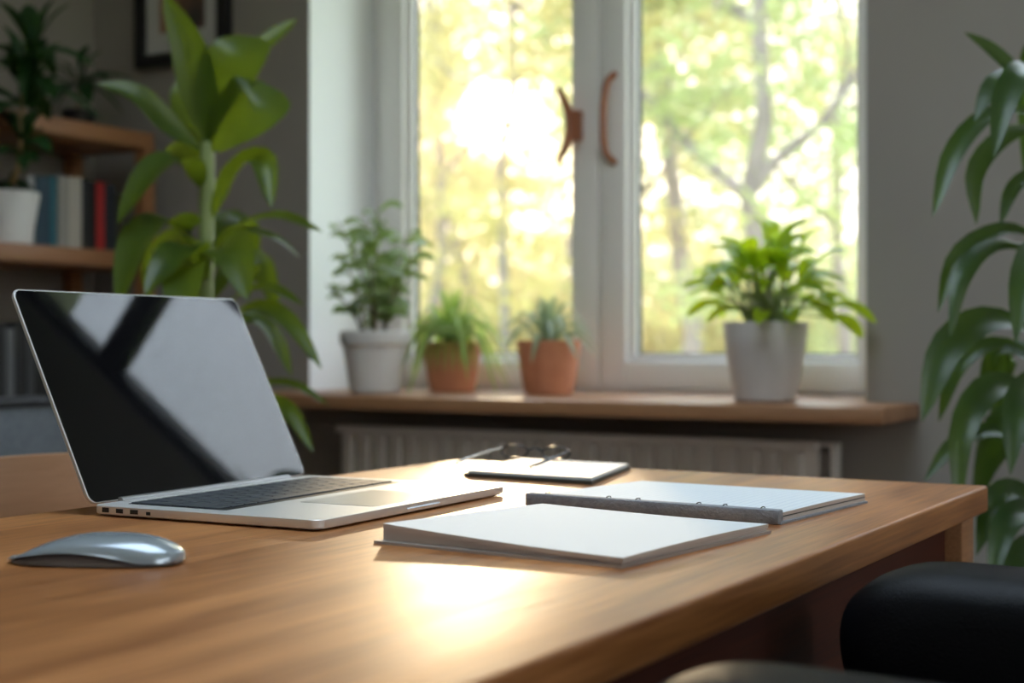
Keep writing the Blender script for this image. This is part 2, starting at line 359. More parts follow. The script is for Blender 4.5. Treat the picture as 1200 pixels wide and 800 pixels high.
mb.tube(bez(pts, 21), .008, 10)
mb.build('handle', M['handle'], s2)
# side window with dark frame
win2 = thing('window_2', 'narrow window with a dark frame and transom bar beside the main window', 'window', (-.3, 2.9, VZ0)); win2['kind'] = 'structure'
mb = MB(); rect_frame(mb, VX0+.001, VX1-.001, VZ0+.001, VZ1-.001, YW+.01, YW+.07, .03); mb.box((VX0+.031, YW+.012, 2.13), (VX1-.031, YW+.068, 2.20))
mb.build('window_frame', M['darkframe'], win2, bevel=.003)
for za, zb in ((VZ0+.032, 2.129), (2.201, VZ1-.032)):
    mb = MB(); mb.box((VX0+.0315, YW+.03, za), (VX1-.0315, YW+.034, zb)); mb.build('pane', M['glass'], win2, smooth=False)

# two windows added out of view to fill the room with daylight
w3 = thing('fill_window_right', 'added unseen window on the right-hand wall, for fill light', 'window', (XR+.05, .35, OZ0)); w3['kind'] = 'structure'
w5 = thing('fill_window_front', 'added unseen window behind the camera, for fill light', 'window', (-.2, YB-.05, OZ0)); w5['kind'] = 'structure'
for root, swap, a0, a1, c0 in ((w3, True, RY0, RY1, XR+.02), (w5, False, FX0, FX1, YB-.08)):
    mb = MB(); rect_frame(mb, a0+.001, a1-.001, OZ0+.001, OZ1-.001, c0, c0+.06, .05); am = (a0+a1)/2; mb.box((am-.03, c0+.002, OZ0+.051), (am+.03, c0+.058, OZ1-.051))
    if swap: mb.v = [(y, x, z) for x, y, z in mb.v]
    mb.build('window_frame', M['pvc'], root, bevel=.003)
    mb = MB()
    for p, q in ((a0+.052, am-.031), (am+.031, a1-.052)): mb.box((p, c0+.028, OZ0+.052), (q, c0+.032, OZ1-.052))
    if swap: mb.v = [(y, x, z) for x, y, z in mb.v]
    mb.build('pane', M['glass'], root, smooth=False)

w4 = thing('fill_roof_light', 'added unseen roof light brightening the desk from above', 'window', ((SX0+SX1)/2, (SY0+SY1)/2, ZT)); w4['kind'] = 'structure'  # roof light added out of view to light upward-facing surfaces
mb = MB(); mb.box((SX0, SY0, ZT+.01), (SX0+.05, SY1, ZT+.13)); mb.box((SX1-.05, SY0, ZT+.01), (SX1, SY1, ZT+.13)); mb.box((SX0+.05, SY0, ZT+.01), (SX1-.05, SY0+.05, ZT+.13)); mb.box((SX0+.05, SY1-.05, ZT+.01), (SX1-.05, SY1, ZT+.13)); mb.build('window_frame', M['pvc'], w4, bevel=.003)
mb = MB(); mb.box((SX0+.052, SY0+.052, ZT+.06), (SX1-.052, SY1-.052, ZT+.064)); mb.build('pane', M['glass'], w4, smooth=False)

# sill
mb = MB(); mb.box((-2.168, 2.463, .756), (-.812, YS-.003, .79)); mb.box((-2.24, 2.463, .756), (-2.168, YW, .79)); mb.box((-.812, 2.463, .756), (-.706, YW, .79))
mb = MB()
ol = [(-2.24,2.463),(-.706,2.463),(-.706,YW-.0005),(-.811,YW-.0005),(-.811,YS+.01),(-2.169,YS+.01),(-2.169,YW-.0005),(-2.24,YW-.0005)]
mb.add([(x,y,.7605) for x,y in ol]+[(x,y,.79) for x,y in ol], [tuple(range(7,-1,-1)), tuple(range(8,16))]+[(i,(i+1)%8,8+(i+1)%8,8+i) for i in range(8)])
o = mb.build('window_sill', M['sill'], bevel=.003)
tag(o, 'long wooden window sill board carrying four potted plants', 'window sill'); o['kind'] = 'structure'

# radiator
rad = thing('radiator', 'off-white panel radiator on the wall under the wooden sill', 'radiator', (-1.42, 2.64, .2))
rx0, rx1 = -2.01, -.875
mb = MB(); nfl = 25; pitch = (rx1-rx0-.03)/nfl; yf = 2.625
prof2 = [(rx0, yf)]
mb.box((rx0, yf, .205), (rx1, yf+.012, .716))
for i in range(nfl):
    x = rx0+.015+i*pitch
    mb.loft([[Vector((x+pitch*a, yf - b, z)) for a, b in ((.14,-.001),(.22,.020),(.62,.020),(.70,-.001))] for z in (.235,.697)])
mb.box((rx0, yf-.022, .700), (rx1, yf, .716)); mb.box((rx0, yf-.004, .205), (rx1, yf, .228))
mb.build('front_panel', M['radiator'], rad, bevel=.0015, seg=1)
mb = MB(); mb.box((rx0+.002, yf+.013, .706), (rx1+.028, YW-.035, .712))
for i in range(40): mb.box((rx0+.02+i*.0278, yf+.014, .712), (rx0+.026+i*.0278, YW-.036, .7135))
mb.build('top_grille', M['radiator'], rad, smooth=False)
for sx in (rx0, rx1+.018):
    mb = MB(); mb.box((sx, yf+.013, .205), (sx+.010, YW-.034, .7055)); 
    for k in range(9): mb.box((sx-.001, yf+.022, .24+k*.05), (sx+.0115, YW-.045, .262+k*.05))
    mb.build('side_cover', M['radiator'], rad, bevel=.001, seg=1)
mb = MB(); mb.box((rx0, YW-.035, .22), (rx1, YW-.028, .69)); mb.build('rear_panel', M['radiator'], rad)
for x in (rx0+.2, rx1-.2):
    mb = MB(); mb.box((x, YW-.03, .25), (x+.03, YW-.0003, .68)); mb.build('wall_bracket', M['radiator'], rad)

# picture on the back wall
p0 = onY(166, 83, YW); p1 = onY(273, 83, YW); pw = p1.x-p0.x; pz = p0.z; ph = .52
pf = thing('framed_picture', 'black framed picture with pale mat on the wall behind the large plant', 'picture', (p0.x+pw/2, YW, pz))
mb = MB(); rect_frame(mb, p0.x, p1.x, pz, pz+ph, YW-.028, YW, .032); mb.build('frame', M['frame'], pf, bevel=.002)
mb = MB(); mb.box((p0.x+.030, YW-.014, pz+.030), (p1.x-.030, YW-.004, pz+ph-.030)); mb.build('mat_board', M['matboard'], pf, smooth=False)
art = mat('brown_print', (.05,.04,.04), .6, noise=((9,9,5),(.34,.17,.10),4))
mb = MB(); mb.box((p0.x+.080, YW-.0165, pz+.085), (p1.x-.080, YW-.0138, pz+ph-.085)); mb.build('print', art, pf, smooth=False)

# ------------------------------------------------------------------ desk
DX0, DX1, DY0, DY1 = -1.012, -.335, .02, 1.565
desk = thing('desk', 'long oak desk with laptop, mouse and notebooks on it', 'desk', ((DX0+DX1)/2, .8, 0))
mb = MB(); mb.box((DX0, DY0, .722), (DX1, DY1, .75)); mb.build('desktop', M['desk'], desk, bevel=.0035, seg=3)
for x in (DX0+.012, DX1-.062):
    for y in (DY0+.015, DY1-.064):
        mb = MB(); mb.box((x, y, 0), (x+.05, y+.05, .7218)); mb.build('leg', M['desk_end'], desk, bevel=.003)
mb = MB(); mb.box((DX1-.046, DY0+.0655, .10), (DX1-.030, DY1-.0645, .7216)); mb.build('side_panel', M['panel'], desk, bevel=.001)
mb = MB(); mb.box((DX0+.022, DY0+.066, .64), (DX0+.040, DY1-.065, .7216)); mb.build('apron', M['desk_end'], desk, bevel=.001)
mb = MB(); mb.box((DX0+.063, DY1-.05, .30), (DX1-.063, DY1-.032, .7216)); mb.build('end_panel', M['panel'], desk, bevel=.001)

# ------------------------------------------------------------------ laptop
ZD = .75
la = .05378; LW, LD, LT, LL, TILT = .3215, .2429, .0105, .2174, .4664
lap = thing('laptop', 'open silver laptop with a dark reflecting screen standing on the oak desk', 'laptop', (-.83, 1.05, ZD))
O = Vector((-.95396, .88779, ZD)); FR = Vector((math.cos(la), math.sin(la), 0)); RT = Vector((-math.sin(la), math.cos(la), 0)); UP = Vector((0,0,1))
BM_ = Matrix(((FR.x, RT.x, 0, O.x), (FR.y, RT.y, 0, O.y), (0, 0, 1, O.z), (0,0,0,1)))      # local: x to the front, y to the far side, z up
ZB0, ZB1 = .0012, .0096
def rrect(x0, x1, y0, y1, r, n=6):
    out = []
    for cx, cy, a0 in ((x1-r, y1-r, 0), (x0+r, y1-r, PI/2), (x0+r, y0+r, PI), (x1-r, y0+r, 1.5*PI)):
        for k in range(n+1): a = a0 + PI/2*k/n; out.append((cx+r*math.cos(a), cy+r*math.sin(a)))
    return out
def slab(mb, ol, levels, Mx, mi=0):
    """levels = [(inset, z)] loft of an outline shrunk towards its middle"""
    cx = sum(p[0] for p in ol)/len(ol); cy = sum(p[1] for p in ol)/len(ol); hx = max(abs(p[0]-cx) for p in ol); hy = max(abs(p[1]-cy) for p in ol)
    mb.loft([[Mx @ Vector((cx+(x-cx)*(1-i/hx), cy+(y-cy)*(1-i/hy), z)) for x, y in ol] for i, z in levels], mi=mi)
mb = MB(); slab(mb, rrect(0, LD, 0, LW, .010), [(.003, ZB0), (.0004, ZB0+.0012), (0, ZB0+.002), (0, ZB1-.0004), (.0004, ZB1)], BM_)
# thumb notch at the middle of the front edge
base = mb.build('base', M['alu'], lap, angle=30)
mb = MB(); mb.add([BM_ @ Vector(p) for p in ((LD-.0045,.132,ZB1+.0002),(LD-.0045,.188,ZB1+.0002),(LD+.0012,.188,ZB1-.0042),(LD+.0012,.132,ZB1-.0042),(LD-.0045,.132,ZB1-.0042),(LD-.0045,.188,ZB1-.0042))], [(0,3,2,1),(3,4,5,2),(0,4,3),(1,2,5),(0,1,5,4)]); mb.build('lid_notch', mat('bright_notch', (.70,.76,.84), .2, metal=.3, bump=(200,.01))  , lap, smooth=False)
for k, (a, wd, h) in enumerate(((.012,.008,.0038),(.028,.008,.0034),(.044,.009,.0034),(.062,.005,.0026))):
    mb = MB(); mb.box((a, -.00025, ZB0+.0026), (a+wd, .002, ZB0+.0026+h*1.15), M=BM_); mb.build('port', M['port'], base, bevel=.0003)
for a in (.025, .215):
    for b_ in (.03, .29):
        mb = MB(); mb.lathe([(.006, 0), (.006, .0022), (.004, .0024)], BM_ @ Vector((a, b_, 0)), 16); mb.build('rubber_foot', M['black'], base)
# keyboard
KX0, KX1, KY0, KY1 = .022, .132, .020, LW-.020
mb = MB(); slab(mb, rrect(KX0, KX1, KY0, KY1, .003, 3), [(0, ZB1-.0005), (0, ZB1+.0002)], BM_)
kb = mb.build('keyboard', M['black'], lap, smooth=False)
rows = [(14, .0105, [1]*14), (14, .0178, [1]*13+[1.55]), (14, .0178, [1.55]+[1]*13), (13, .0178, [1.8]+[1]*11+[1.8]), (12, .0178, [2.35]+[1]*10+[2.35]), (10, .0178, [1,1,1,1.25,5.4,1.25,1,1,1,1])]
x = KX0 + .0018
for n, rh, ws in rows:
    tot = sum(ws); y = KY0+.0015; span = (KY1-KY0-.003)/tot
    for wk in ws:
        mb = MB(); g = .0011
        slab(mb, rrect(x+g*.5, x+rh-g, y+g*.5, y+wk*span-g, .0014, 2), [(0, ZB1+.0001), (0, ZB1+.0010), (.0005, ZB1+.0014)], BM_)
        mb.build('key', M['key'], kb, smooth=False); y += wk*span
    x += rh
mb = MB(); slab(mb, rrect(.148, .228, .102, .222, .004, 3), [(0, ZB1-.0003), (0, ZB1+.00025), (.0006, ZB1+.0003)], BM_); mb.build('trackpad', M['trackpad'], lap, smooth=False)
# lid
LU = (UP*math.cos(TILT) - FR*math.sin(TILT)); LN = (FR*math.cos(TILT) + UP*math.sin(TILT))   # up the lid, out of the screen
LO = O + UP*.0068
LM = Matrix(((RT.x, LU.x, LN.x, LO.x), (RT.y, LU.y, LN.y, LO.y), (RT.z, LU.z, LN.z, LO.z), (0,0,0,1)))
mb = MB(); slab(mb, rrect(0, LW, .004, LL, .009), [(.0025, -.0050), (.0004, -.0036), (0, -.002), (0, -.0002), (.0004, 0)], LM)
lid = mb.build('lid', M['alu'], lap, angle=30)
mb = MB(); slab(mb, rrect(.0013, LW-.0013, .0045, LL-.0013, .008), [(0, -.0004), (0, .00035), (.0003, .0005)], LM)
mb.build('screen', M['screen'], lid, smooth=False)
mb = MB(); mb.tube([LM @ Vector((.035, .002, .001)), LM @ Vector((LW-.035, .002, .001))], .0042, 14); mb.build('hinge', M['alu_edge'], lap)
mb = MB(); mb.box((.004, .034, ZB1-.001), (.0155, LW-.034, ZB1+.0007), M=BM_); mb.build('hinge_cover', M['alu'], lap, bevel=.0004)

# ------------------------------------------------------------------ mouse
ma = math.atan2(.05, .115); mc = Vector((-.747, .700, ZD))
MM = Matrix.Translation(mc) @ Matrix.Rotation(ma, 4, 'Z')
ms = thing('computer_mouse', 'low silver-blue computer mouse on the desk in front of the laptop', 'mouse', mc)
def mouse_shell(z_bot, z_fn, inset, n=24):
    mb = MB(); rings = []
    L, W = .0615-inset, .0285-inset
    for i in range(n+1):
        a = -1 + 2*i/n; x = L*math.sin(a*PI/2); hw = W*(1-abs(x/L)**3.2)**(1/2.6) if abs(x) < L else .0
        hw = max(hw, .0015); zt = z_fn(x/L); zb = z_bot(x/L); ring = []
        for k in range(13):
            q = -1+2*k/12; y = hw*math.sin(q*PI/2); ring.append(MM @ Vector((x, y, zb + (zt-zb)*max(0, (1-abs(y/hw)**2.6))**.5)))
        ring += [MM @ Vector((x, hw*.9, zb-.0004)), MM @ Vector((x, -hw*.9, zb-.0004))]
        rings.append(ring)
    mb.loft(rings); return mb
zt = lambda q: .0035 + .0168*(1-abs(q-.12)**3.0 if q > .12 else max(0, 1-abs(q-.12)**2.3)) if abs(q-.12) < 1 else .0035
zb = lambda q: .0028 + .0070*max(0, 1-(q+.15)**2*1.6)
mouse_shell(zb, zt, 0).build('top_shell', M['mouse'], ms, angle=60)
mouse_shell(lambda q: .0009, lambda q: max(.0028, zb(q)+.001), .0022).build('underbody', M['mousebody'], ms, angle=60)
for s in (-1, 1):
    mb = MB(); mb.box((-.045, s*.013-.0015, 0), (.045, s*.013+.0015, .0010), M=MM); mb.build('glide_strip', M['black'], ms)

# ------------------------------------------------------------------ notebooks
def quad_pad(mb, P, z0, ztop, n=10, bow=0, mi_side=1, mi_top=0):
    """P = four corners (x,y) a b c d; top height function ztop(s,t)"""
    def q(s, t): 
        a = P[0].lerp(P[1], s); b = P[3].lerp(P[2], s); return a.lerp(b, t)
    top = [[Vector((*q(i/n, j/n), ztop(i/n, j/n))) for i in range(n+1)] for j in range(n+1)]
    vs = [p for r in top for p in r]; fs = []
    for j in range(n):
        for i in range(n): fs.append((j*(n+1)+i, j*(n+1)+i+1, (j+1)*(n+1)+i+1, (j+1)*(n+1)+i))
    mb.add(vs, fs, mi_top)
    per = [(i/n, 0) for i in range(n)] + [(1, j/n) for j in range(n)] + [(1-i/n, 1) for i in range(n)] + [(0, 1-j/n) for j in range(n)]
    up = [Vector((*q(s, t), ztop(s, t))) for s, t in per]; dn = [Vector((*q(s, t), z0)) for s, t in per]
    m = len(per); mb.add(up+dn, [(i, m+i, m+(i+1) % m, (i+1) % m) for i in range(m)] + [tuple(m+i for i in range(m-1, -1, -1))], mi_side)
V2 = lambda x, y: Vector((x, y))
nb = thing('ruled_notebook', 'open thick notebook with a ruled white page, nearest on the desk', 'notebook', (-.52, .95, ZD))
P1 = [V2(-.634,.880), V2(-.424,.862), V2(-.402,1.078), V2(-.607,1.075)]
mb = MB(); quad_pad(mb, [V2(-.637,.872), V2(-.422,.858), V2(-.399,1.080), V2(-.611,1.080)], ZD, lambda s, t: ZD+.0022, 2, mi_side=0); mb.build('cover', M['cover'], nb, smooth=False)
def t1(s, t): return ZD + .0075 + .0075*(1-s)**1.6*(1-.35*t) + .0012*math.sin(PI*t)*s
mb = MB(); quad_pad(mb, P1, ZD+.0022, lambda s, t: t1(s, t)-.0014*0-.0035, 12, mi_top=1); mb.build('page_block', [M['page'], M['pageside']], nb)
mb = MB(); quad_pad(mb, [V2(-.632,.877), V2(-.421,.858), V2(-.401,1.079), V2(-.606,1.077)], 0, t1, 12)
mb = MB(); q4 = [V2(-.632,.877), V2(-.421,.858), V2(-.401,1.079), V2(-.606,1.077)]
def ztop2(s, t): return t1(s, t)
n = 14; vs = []; 
def qq(s, t): return q4[0].lerp(q4[1], s).lerp(q4[3].lerp(q4[2], s), t)
for dz in (0, -.0033):
    for j in range(n+1):
        for i in range(n+1):
            p = qq(i/n, j/n); vs.append(Vector((p.x, p.y, t1(i/n, j/n)+dz)))
fs = []; K = (n+1)**2; mi = []
for j in range(n):
    for i in range(n):
        a = j*(n+1)+i; fs.append((a, a+1, a+n+2, a+n+1)); mi.append(0); fs.append((K+a, K+a+n+1, K+a+n+2, K+a+1)); mi.append(1)
for i in range(n):
    for a, b_ in ((i, i+1), (n*(n+1)+i+1, n*(n+1)+i), ((i+1)*(n+1), i*(n+1)), (i*(n+1)+n, (i+1)*(n+1)+n)): fs.append((b_, a, K+a, K+b_)); mi.append(1)
for f, k in zip(fs, mi): pass
mb.v = [tuple(p) for p in vs]; mb.f = fs; mb.m = mi
mb.build('open_page', [M['page'], M['pageside']], nb)

n2 = thing('spiral_notebook', 'open notebook with a grey spine strip lying behind the ruled notebook', 'notebook', (-.53, 1.23, ZD))
Q = [V2(-.664,1.150), V2(-.411,1.136), V2(-.397,1.335), V2(-.640,1.345)]
mb = MB(); quad_pad(mb, Q, ZD, lambda s, t: ZD+.0018, 2, mi_side=0); mb.build('back_cover', M['spine'], n2, smooth=False)
Q2 = [V2(-.660,1.156), V2(-.414,1.142), V2(-.399,1.333), V2(-.637,1.342)]
mb = MB(); quad_pad(mb, Q2, ZD+.0019, lambda s, t: ZD+.0050, 4); mb.build('page_block', [M['page2'], M['pageside']], n2)
mb = MB(); quad_pad(mb, Q2, ZD+.0052, lambda s, t: ZD+.0060, 4, mi_side=0); mb.build('divider', M['padcover'], n2)
mb = MB(); quad_pad(mb, Q2, ZD+.0061, lambda s, t: ZD+.0088+.0006*math.sin(PI*t), 8); mb.build('top_pages', [M['page2'], M['pageside']], n2)
mb = MB(); sA = Vector((-.6645,1.1465,ZD+.0001)); sB = Vector((-.4120,1.1325,ZD+.0001)); dr = (sB-sA).normalized(); ln = (sB-sA).length
SM = Matrix.Translation(sA) @ Matrix.Rotation(math.atan2(dr.y, dr.x), 4, 'Z')
mb.box((0, 0, 0), (ln, .011, .0122), M=SM); mb.build('spine_strip', M['spine'], n2, bevel=.0018)
for fx in (.02, .085, .115, .175, .20, .235):
    mb = MB(); mb.tube([SM @ Vector((fx, .009+.004*math.sin(a), .0120+.0012*math.cos(a*.9))) for a in [k*PI/8-PI/2+.3 for k in range(9)]], .0005, 6); mb.build('wire_ring', M['wire'], n2)

pad = thing('small_notepad', 'small pale notepad with a dark cover under the eyeglasses', 'notepad', (-.79, 1.46, ZD))
R = [V2(-.872,1.366), V2(-.700,1.352), V2(-.748,1.545), V2(-.905,1.548)]
mb = MB(); quad_pad(mb, R, ZD, lambda s, t: ZD+.0045, 2, mi_side=0); mb.build('cover', M['padcover'], pad, bevel=.001)
R2 = [V2(-.868,1.369), V2(-.703,1.356), V2(-.750,1.542), V2(-.902,1.545)]
mb = MB(); quad_pad(mb, R2, ZD+.0044, lambda s, t: ZD+.0075, 2, mi_side=0); mb.build('paper', M['padpaper'], pad, smooth=False)

# eyeglasses on the notepad
gz = ZD+.0077; gc = atd(627, 537, 1.76); gc.z = gz
gl = thing('eyeglasses', 'thin dark wire eyeglasses lying open on the small notepad', 'eyeglasses', gc)
gl_dir = Vector((math.cos(.02), math.sin(.02), 0)); gf = Vector((gl_dir.y, -gl_dir.x, 0))     # along the rims, towards the temple tips
def rim(cx):
    return [gc + gl_dir*(cx+.019*math.cos(a)) + UP*(.0095+.0082*math.sin(a)) + gf*(-.002*math.sin(a)) for a in [k*PI/12 for k in range(25)]]
for cx in (-.029, .029):
    mb = MB(); mb.tube(rim(cx), .0012, 8); r_ = mb.build('rim', M['wire'], gl)
    mb = MB(); pp = rim(cx)[:-1]; off = gf*.0004
    mb.loft([[p+off for p in pp], [p-off for p in pp]]); mb.build('lens', M['lens'], gl, smooth=False)
mb = MB(); mb.tube(bez([gc+gl_dir*-.0105+UP*.011, gc+gl_dir*0+UP*.015, gc+gl_dir*.0105+UP*.011], 8), .0012, 8); mb.build('bridge', M['wire'], gl)
for s in (-1, 1):
    a0 = gc+gl_dir*s*.0485+UP*.013; a1 = gc+gl_dir*s*.052+gf*.055+UP*.0075; a2 = gc+gl_dir*s*.050+gf*.105+UP*.0016
    mb = MB(); mb.tube(bez([gc+gl_dir*s*.047+UP*.012, a0+gf*.004, a1, a2], 14), [.0011]*8+[.0014,.0018,.002,.002,.0018,.0014], 8); tmp = mb.build('temple', M['tip'] if s < 0 else M['wire'], gl)
    if s < 0: tmp['label'] = 'temple with caught light put into its pale colour'

# ------------------------------------------------------------------ plants
CAMV = Vector((SY, -CY, 0))       # direction from the plants towards the camera side
def L(mb, pts, wpx, face, **k):
    """pts = [(u, v, depth)...] turned into points of the room; width given at the first depth"""
    P = [atd(*p) for p in pts]; d = sum(p[2] for p in pts)/len(pts)
    mb.leaf(P, wpx*d/F, face, **k)
rnd = random.Random(4)

# large plant on the floor left of the window
bp_ = atd(240, 400, 2.5)
lp = thing('broad_leaved_plant', 'tall broad-leaved plant standing on the floor behind the laptop', 'potted plant', (bp_.x, bp_.y, 0))
mb = MB(); mb.lathe([(.11,0),(.14,.02),(.17,.30),(.175,.30),(.175,.325),(.155,.325),(.15,.28),(.001,.28)], (bp_.x, bp_.y, 0)); mb.build('pot', M['greypot'], lp)
mb = MB(); mb.lathe([(.149,.26),(.149,.285),(.001,.292)], (bp_.x, bp_.y, 0)); mb.build('soil', M['soil'], lp)
mb = MB(); mb.tube(bez([(bp_.x, bp_.y, .27), atd(238,480,2.5), atd(241,300,2.5), atd(243,180,2.5), atd(243,166,2.5)], 16), [.015]*8+[.014]*3+[.013,.012,.011,.007,.004], 12); mb.build('stem', M['stem'], lp)
mb = MB(); cf = (CAMV + Vector((0,0,.35))); dn = Vector((0,0,1))
big = [
 ([(242,172,2.5),(236,120,2.48),(222,60,2.46),(192,-8,2.44)], 47, cf, .3, .5),
 ([(243,172,2.5),(256,120,2.48),(280,70,2.46),(304,44,2.50)], 74, CAMV+Vector((-.2,-.1,.2)), .25, .62),
 ([(244,176,2.5),(264,150,2.46),(296,126,2.42),(330,108,2.46)], 84, CAMV+Vector((-.1,0,.3)), .25, .62),
 ([(246,150,2.55),(275,95,2.62),(300,60,2.66),(348,22,2.70)], 22, cf, .3, .7),
 ([(240,178,2.5),(200,150,2.47),(160,112,2.44),(112,98,2.42)], 33, CAMV+Vector((.2,0,.8)), .3, .5),
 ([(241,176,2.5),(228,150,2.58),(214,115,2.64),(212,90,2.66)], 34, cf, .2, .5),
 ([(240,225,2.5),(218,190,2.44),(180,200,2.38),(138,262,2.33)], 50, CAMV+Vector((-.3,0,.9)), .3, .5),
 ([(240,215,2.5),(222,185,2.6),(200,180,2.66),(180,215,2.7)], 40, CAMV+Vector((-.3,0,.9)), .3, .5),
 ([(244,262,2.5),(272,205,2.46),(306,188,2.42),(318,244,2.38)], 36, CAMV+Vector((.3,0,.9)), .35, .55),
 ([(244,300,2.5),(275,268,2.42),(325,254,2.34),(378,272,2.28)], 26, CAMV*.6+dn, .3, .5),
 ([(244,292,2.5),(280,272,2.5),(322,280,2.52),(352,302,2.54)], 22, CAMV*.5+dn, .3, .5),
 ([(240,300,2.5),(205,258,2.42),(165,280,2.34),(138,362,2.28)], 60, CAMV+Vector((-.4,0,.6)), .3, .45),
 ([(240,320,2.5),(225,290,2.40),(205,300,2.3),(170,345,2.24)], 48, CAMV+dn*.8, .3, .5),
 ([(242,320,2.5),(258,290,2.38),(275,300,2.3),(290,352,2.24)], 56, CAMV+dn*.7, .3, .45),
 ([(243,330,2.5),(222,310,2.35),(214,345,2.25),(212,400,2.2)], 50, CAMV+dn*.4, .3, .4),
 ([(244,385,2.5),(275,350,2.44),(315,338,2.4),(356,358,2.36)], 22, CAMV*.6+dn, .3, .5),
 ([(244,410,2.5),(290,362,2.42),(335,375,2.36),(377,432,2.3)], 27, CAMV*.8+dn, .3, .5),
 ([(244,420,2.5),(285,375,2.5),(318,390,2.52),(342,440,2.54)], 26, CAMV*.8+dn, .3, .5),
 ([(244,480,2.5),(290,455,2.46),(340,450,2.42),(386,475,2.38)], 17, CAMV*.6+dn, .3, .5),
 ([(244,520,2.5),(290,478,2.44),(335,480,2.40),(367,530,2.36)], 26, CAMV+dn, .3, .5),
 ([(244,500,2.5),(280,480,2.6),(320,500,2.66),(345,560,2.7)], 26, CAMV+dn, .3, .5),
 ([(240,330,2.5),(205,285,2.62),(185,300,2.7),(172,350,2.74)], 42, CAMV+dn*.6, .3, .5),
 ([(244,330,2.5),(262,270,2.62),(285,265,2.7),(300,330,2.74)], 40, CAMV+dn*.6, .3, .5),
 ([(244,360,2.5),(275,310,2.6),(305,310,2.66),(325,365,2.7)], 34, CAMV+dn*.6, .3, .5),
 ([(240,420,2.5),(200,380,2.5),(160,390,2.5),(130,440,2.5)], 44, CAMV+dn*.6, .3, .5),
 ([(240,470,2.5),(210,440,2.4),(180,450,2.3),(160,510,2.2)], 44, CAMV+dn*.6, .3, .5),
 ([(240,500,2.5),(225,470,2.7),(200,480,2.8),(180,540,2.9)], 44, CAMV+dn*.6, .3, .5),
]
for pts, wpx, fc, fold, pk in big: L(mb, pts, wpx, fc, fold=fold, peak=pk, n=14, rd=.5 if pk > .6 else .68)
mb.build('foliage', M['bigleaf'], lp, smooth=2)

# right-hand plant, leaves entering the frame from its stem at the right
rp_ = atd(1248, 400, 2.12)
rp = thing('drooping_plant', 'tall plant with drooping glossy dark leaves at the right edge, beside the desk', 'potted plant', (rp_.x, rp_.y, 0))
mb = MB(); mb.lathe([(.10,0),(.13,.02),(.155,.27),(.16,.27),(.16,.295),(.14,.295),(.135,.25),(.001,.25)], (rp_.x, rp_.y, 0)); mb.build('pot', M['greypot'], rp)
mb = MB(); mb.lathe([(.134,.23),(.134,.255),(.001,.262)], (rp_.x, rp_.y, 0)); mb.build('soil', M['soil'], rp)
mb = MB(); mb.tube(bez([(rp_.x, rp_.y, .24), atd(1243,560,2.12), atd(1235,300,2.12), atd(1222,100,2.12), atd(1216,50,2.12)], 16), [.011]*10+[.010,.009,.008,.007,.006,.003], 12); mb.build('stem', M['stem'], rp)
mb = MB()
rl = [
 ([(1218,110,2.12),(1190,85,2.10),(1160,58,2.08),(1130,38,2.06)], 20, CAMV+dn*.3, .3, .5),
 ([(1222,95,2.12),(1198,85,2.05),(1166,98,2.0),(1142,142,1.97)], 30, CAMV*.5+dn, .2, .5),
 ([(1225,95,2.12),(1200,82,2.0),(1176,120,1.95),(1164,184,1.92)], 34, CAMV*.7+dn*.5, .3, .45),
 ([(1225,135,2.12),(1165,132,2.06),(1118,178,2.0),(1093,254,1.96)], 25, CAMV*.8+dn*.6, .35, .6),
 ([(1228,150,2.12),(1180,158,2.1),(1143,200,2.06),(1144,263,2.04)], 25, CAMV+dn*.2, .2, .55),
 ([(1230,205,2.12),(1205,205,2.08),(1184,225,2.04),(1172,264,2.02)], 18, CAMV+dn*.3, .3, .6),
 ([(1234,290,2.12),(1180,268,2.06),(1122,300,2.0),(1099,366,1.97)], 22, CAMV*.8+dn*.4, .4, .6),
 ([(1234,300,2.12),(1170,284,2.02),(1130,320,1.95),(1113,396,1.92)], 22, CAMV*.8+dn*.4, -.3, .6),
 ([(1234,300,2.12),(1215,290,2.0),(1196,330,1.9),(1190,402,1.86)], 34, CAMV+dn*.3, .3, .5),
 ([(1236,400,2.12),(1165,374,2.05),(1108,410,2.0),(1080,494,1.97)], 42, CAMV*.9+dn*.6, .25, .55),
 ([(1236,425,2.12),(1170,402,2.12),(1122,430,2.12),(1100,494,2.12)], 22, CAMV*.9+dn*.6, .3, .6),
 ([(1236,440,2.12),(1190,412,2.2),(1162,420,2.24),(1148,466,2.26)], 22, CAMV*.9+dn*.6, .3, .5),
 ([(1238,480,2.12),(1172,450,2.02),(1128,500,1.95),(1122,606,1.92)], 36, CAMV*.9+dn*.5, .3, .45),
 ([(1238,490,2.12),(1215,455,1.98),(1190,480,1.9),(1184,556,1.86)], 42, CAMV+dn*.3, .3, .45),
 ([(1238,540,2.12),(1170,505,2.12),(1120,520,2.1),(1083,564,2.08)], 24, CAMV*.8+dn*.8, .3, .5),
 ([(1238,540,2.12),(1195,510,2.16),(1160,540,2.18),(1140,600,2.2)], 28, CAMV*.9+dn*.6, .3, .5),
 ([(1240,620,2.12),(1200,580,2.05),(1166,588,2.0),(1144,650,1.98)], 36, CAMV*.9+dn*.6, .3, .5),
 ([(1240,640,2.12),(1205,600,2.0),(1175,620,1.94),(1160,690,1.9)], 34, CAMV*.9+dn*.6, .3, .5),
 ([(1240,660,2.12),(1215,640,2.0),(1190,660,1.94),(1180,720,1.9)], 34, CAMV*.9+dn*.6, .3, .5),
 ([(1238,470,2.12),(1210,420,2.3),(1180,420,2.36),(1160,520,2.4)], 30, CAMV*.9+dn*.6, .3, .5),
 ([(1238,560,2.12),(1200,490,2.3),(1165,500,2.36),(1140,570,2.4)], 30, CAMV*.9+dn*.6, .3, .5),
]
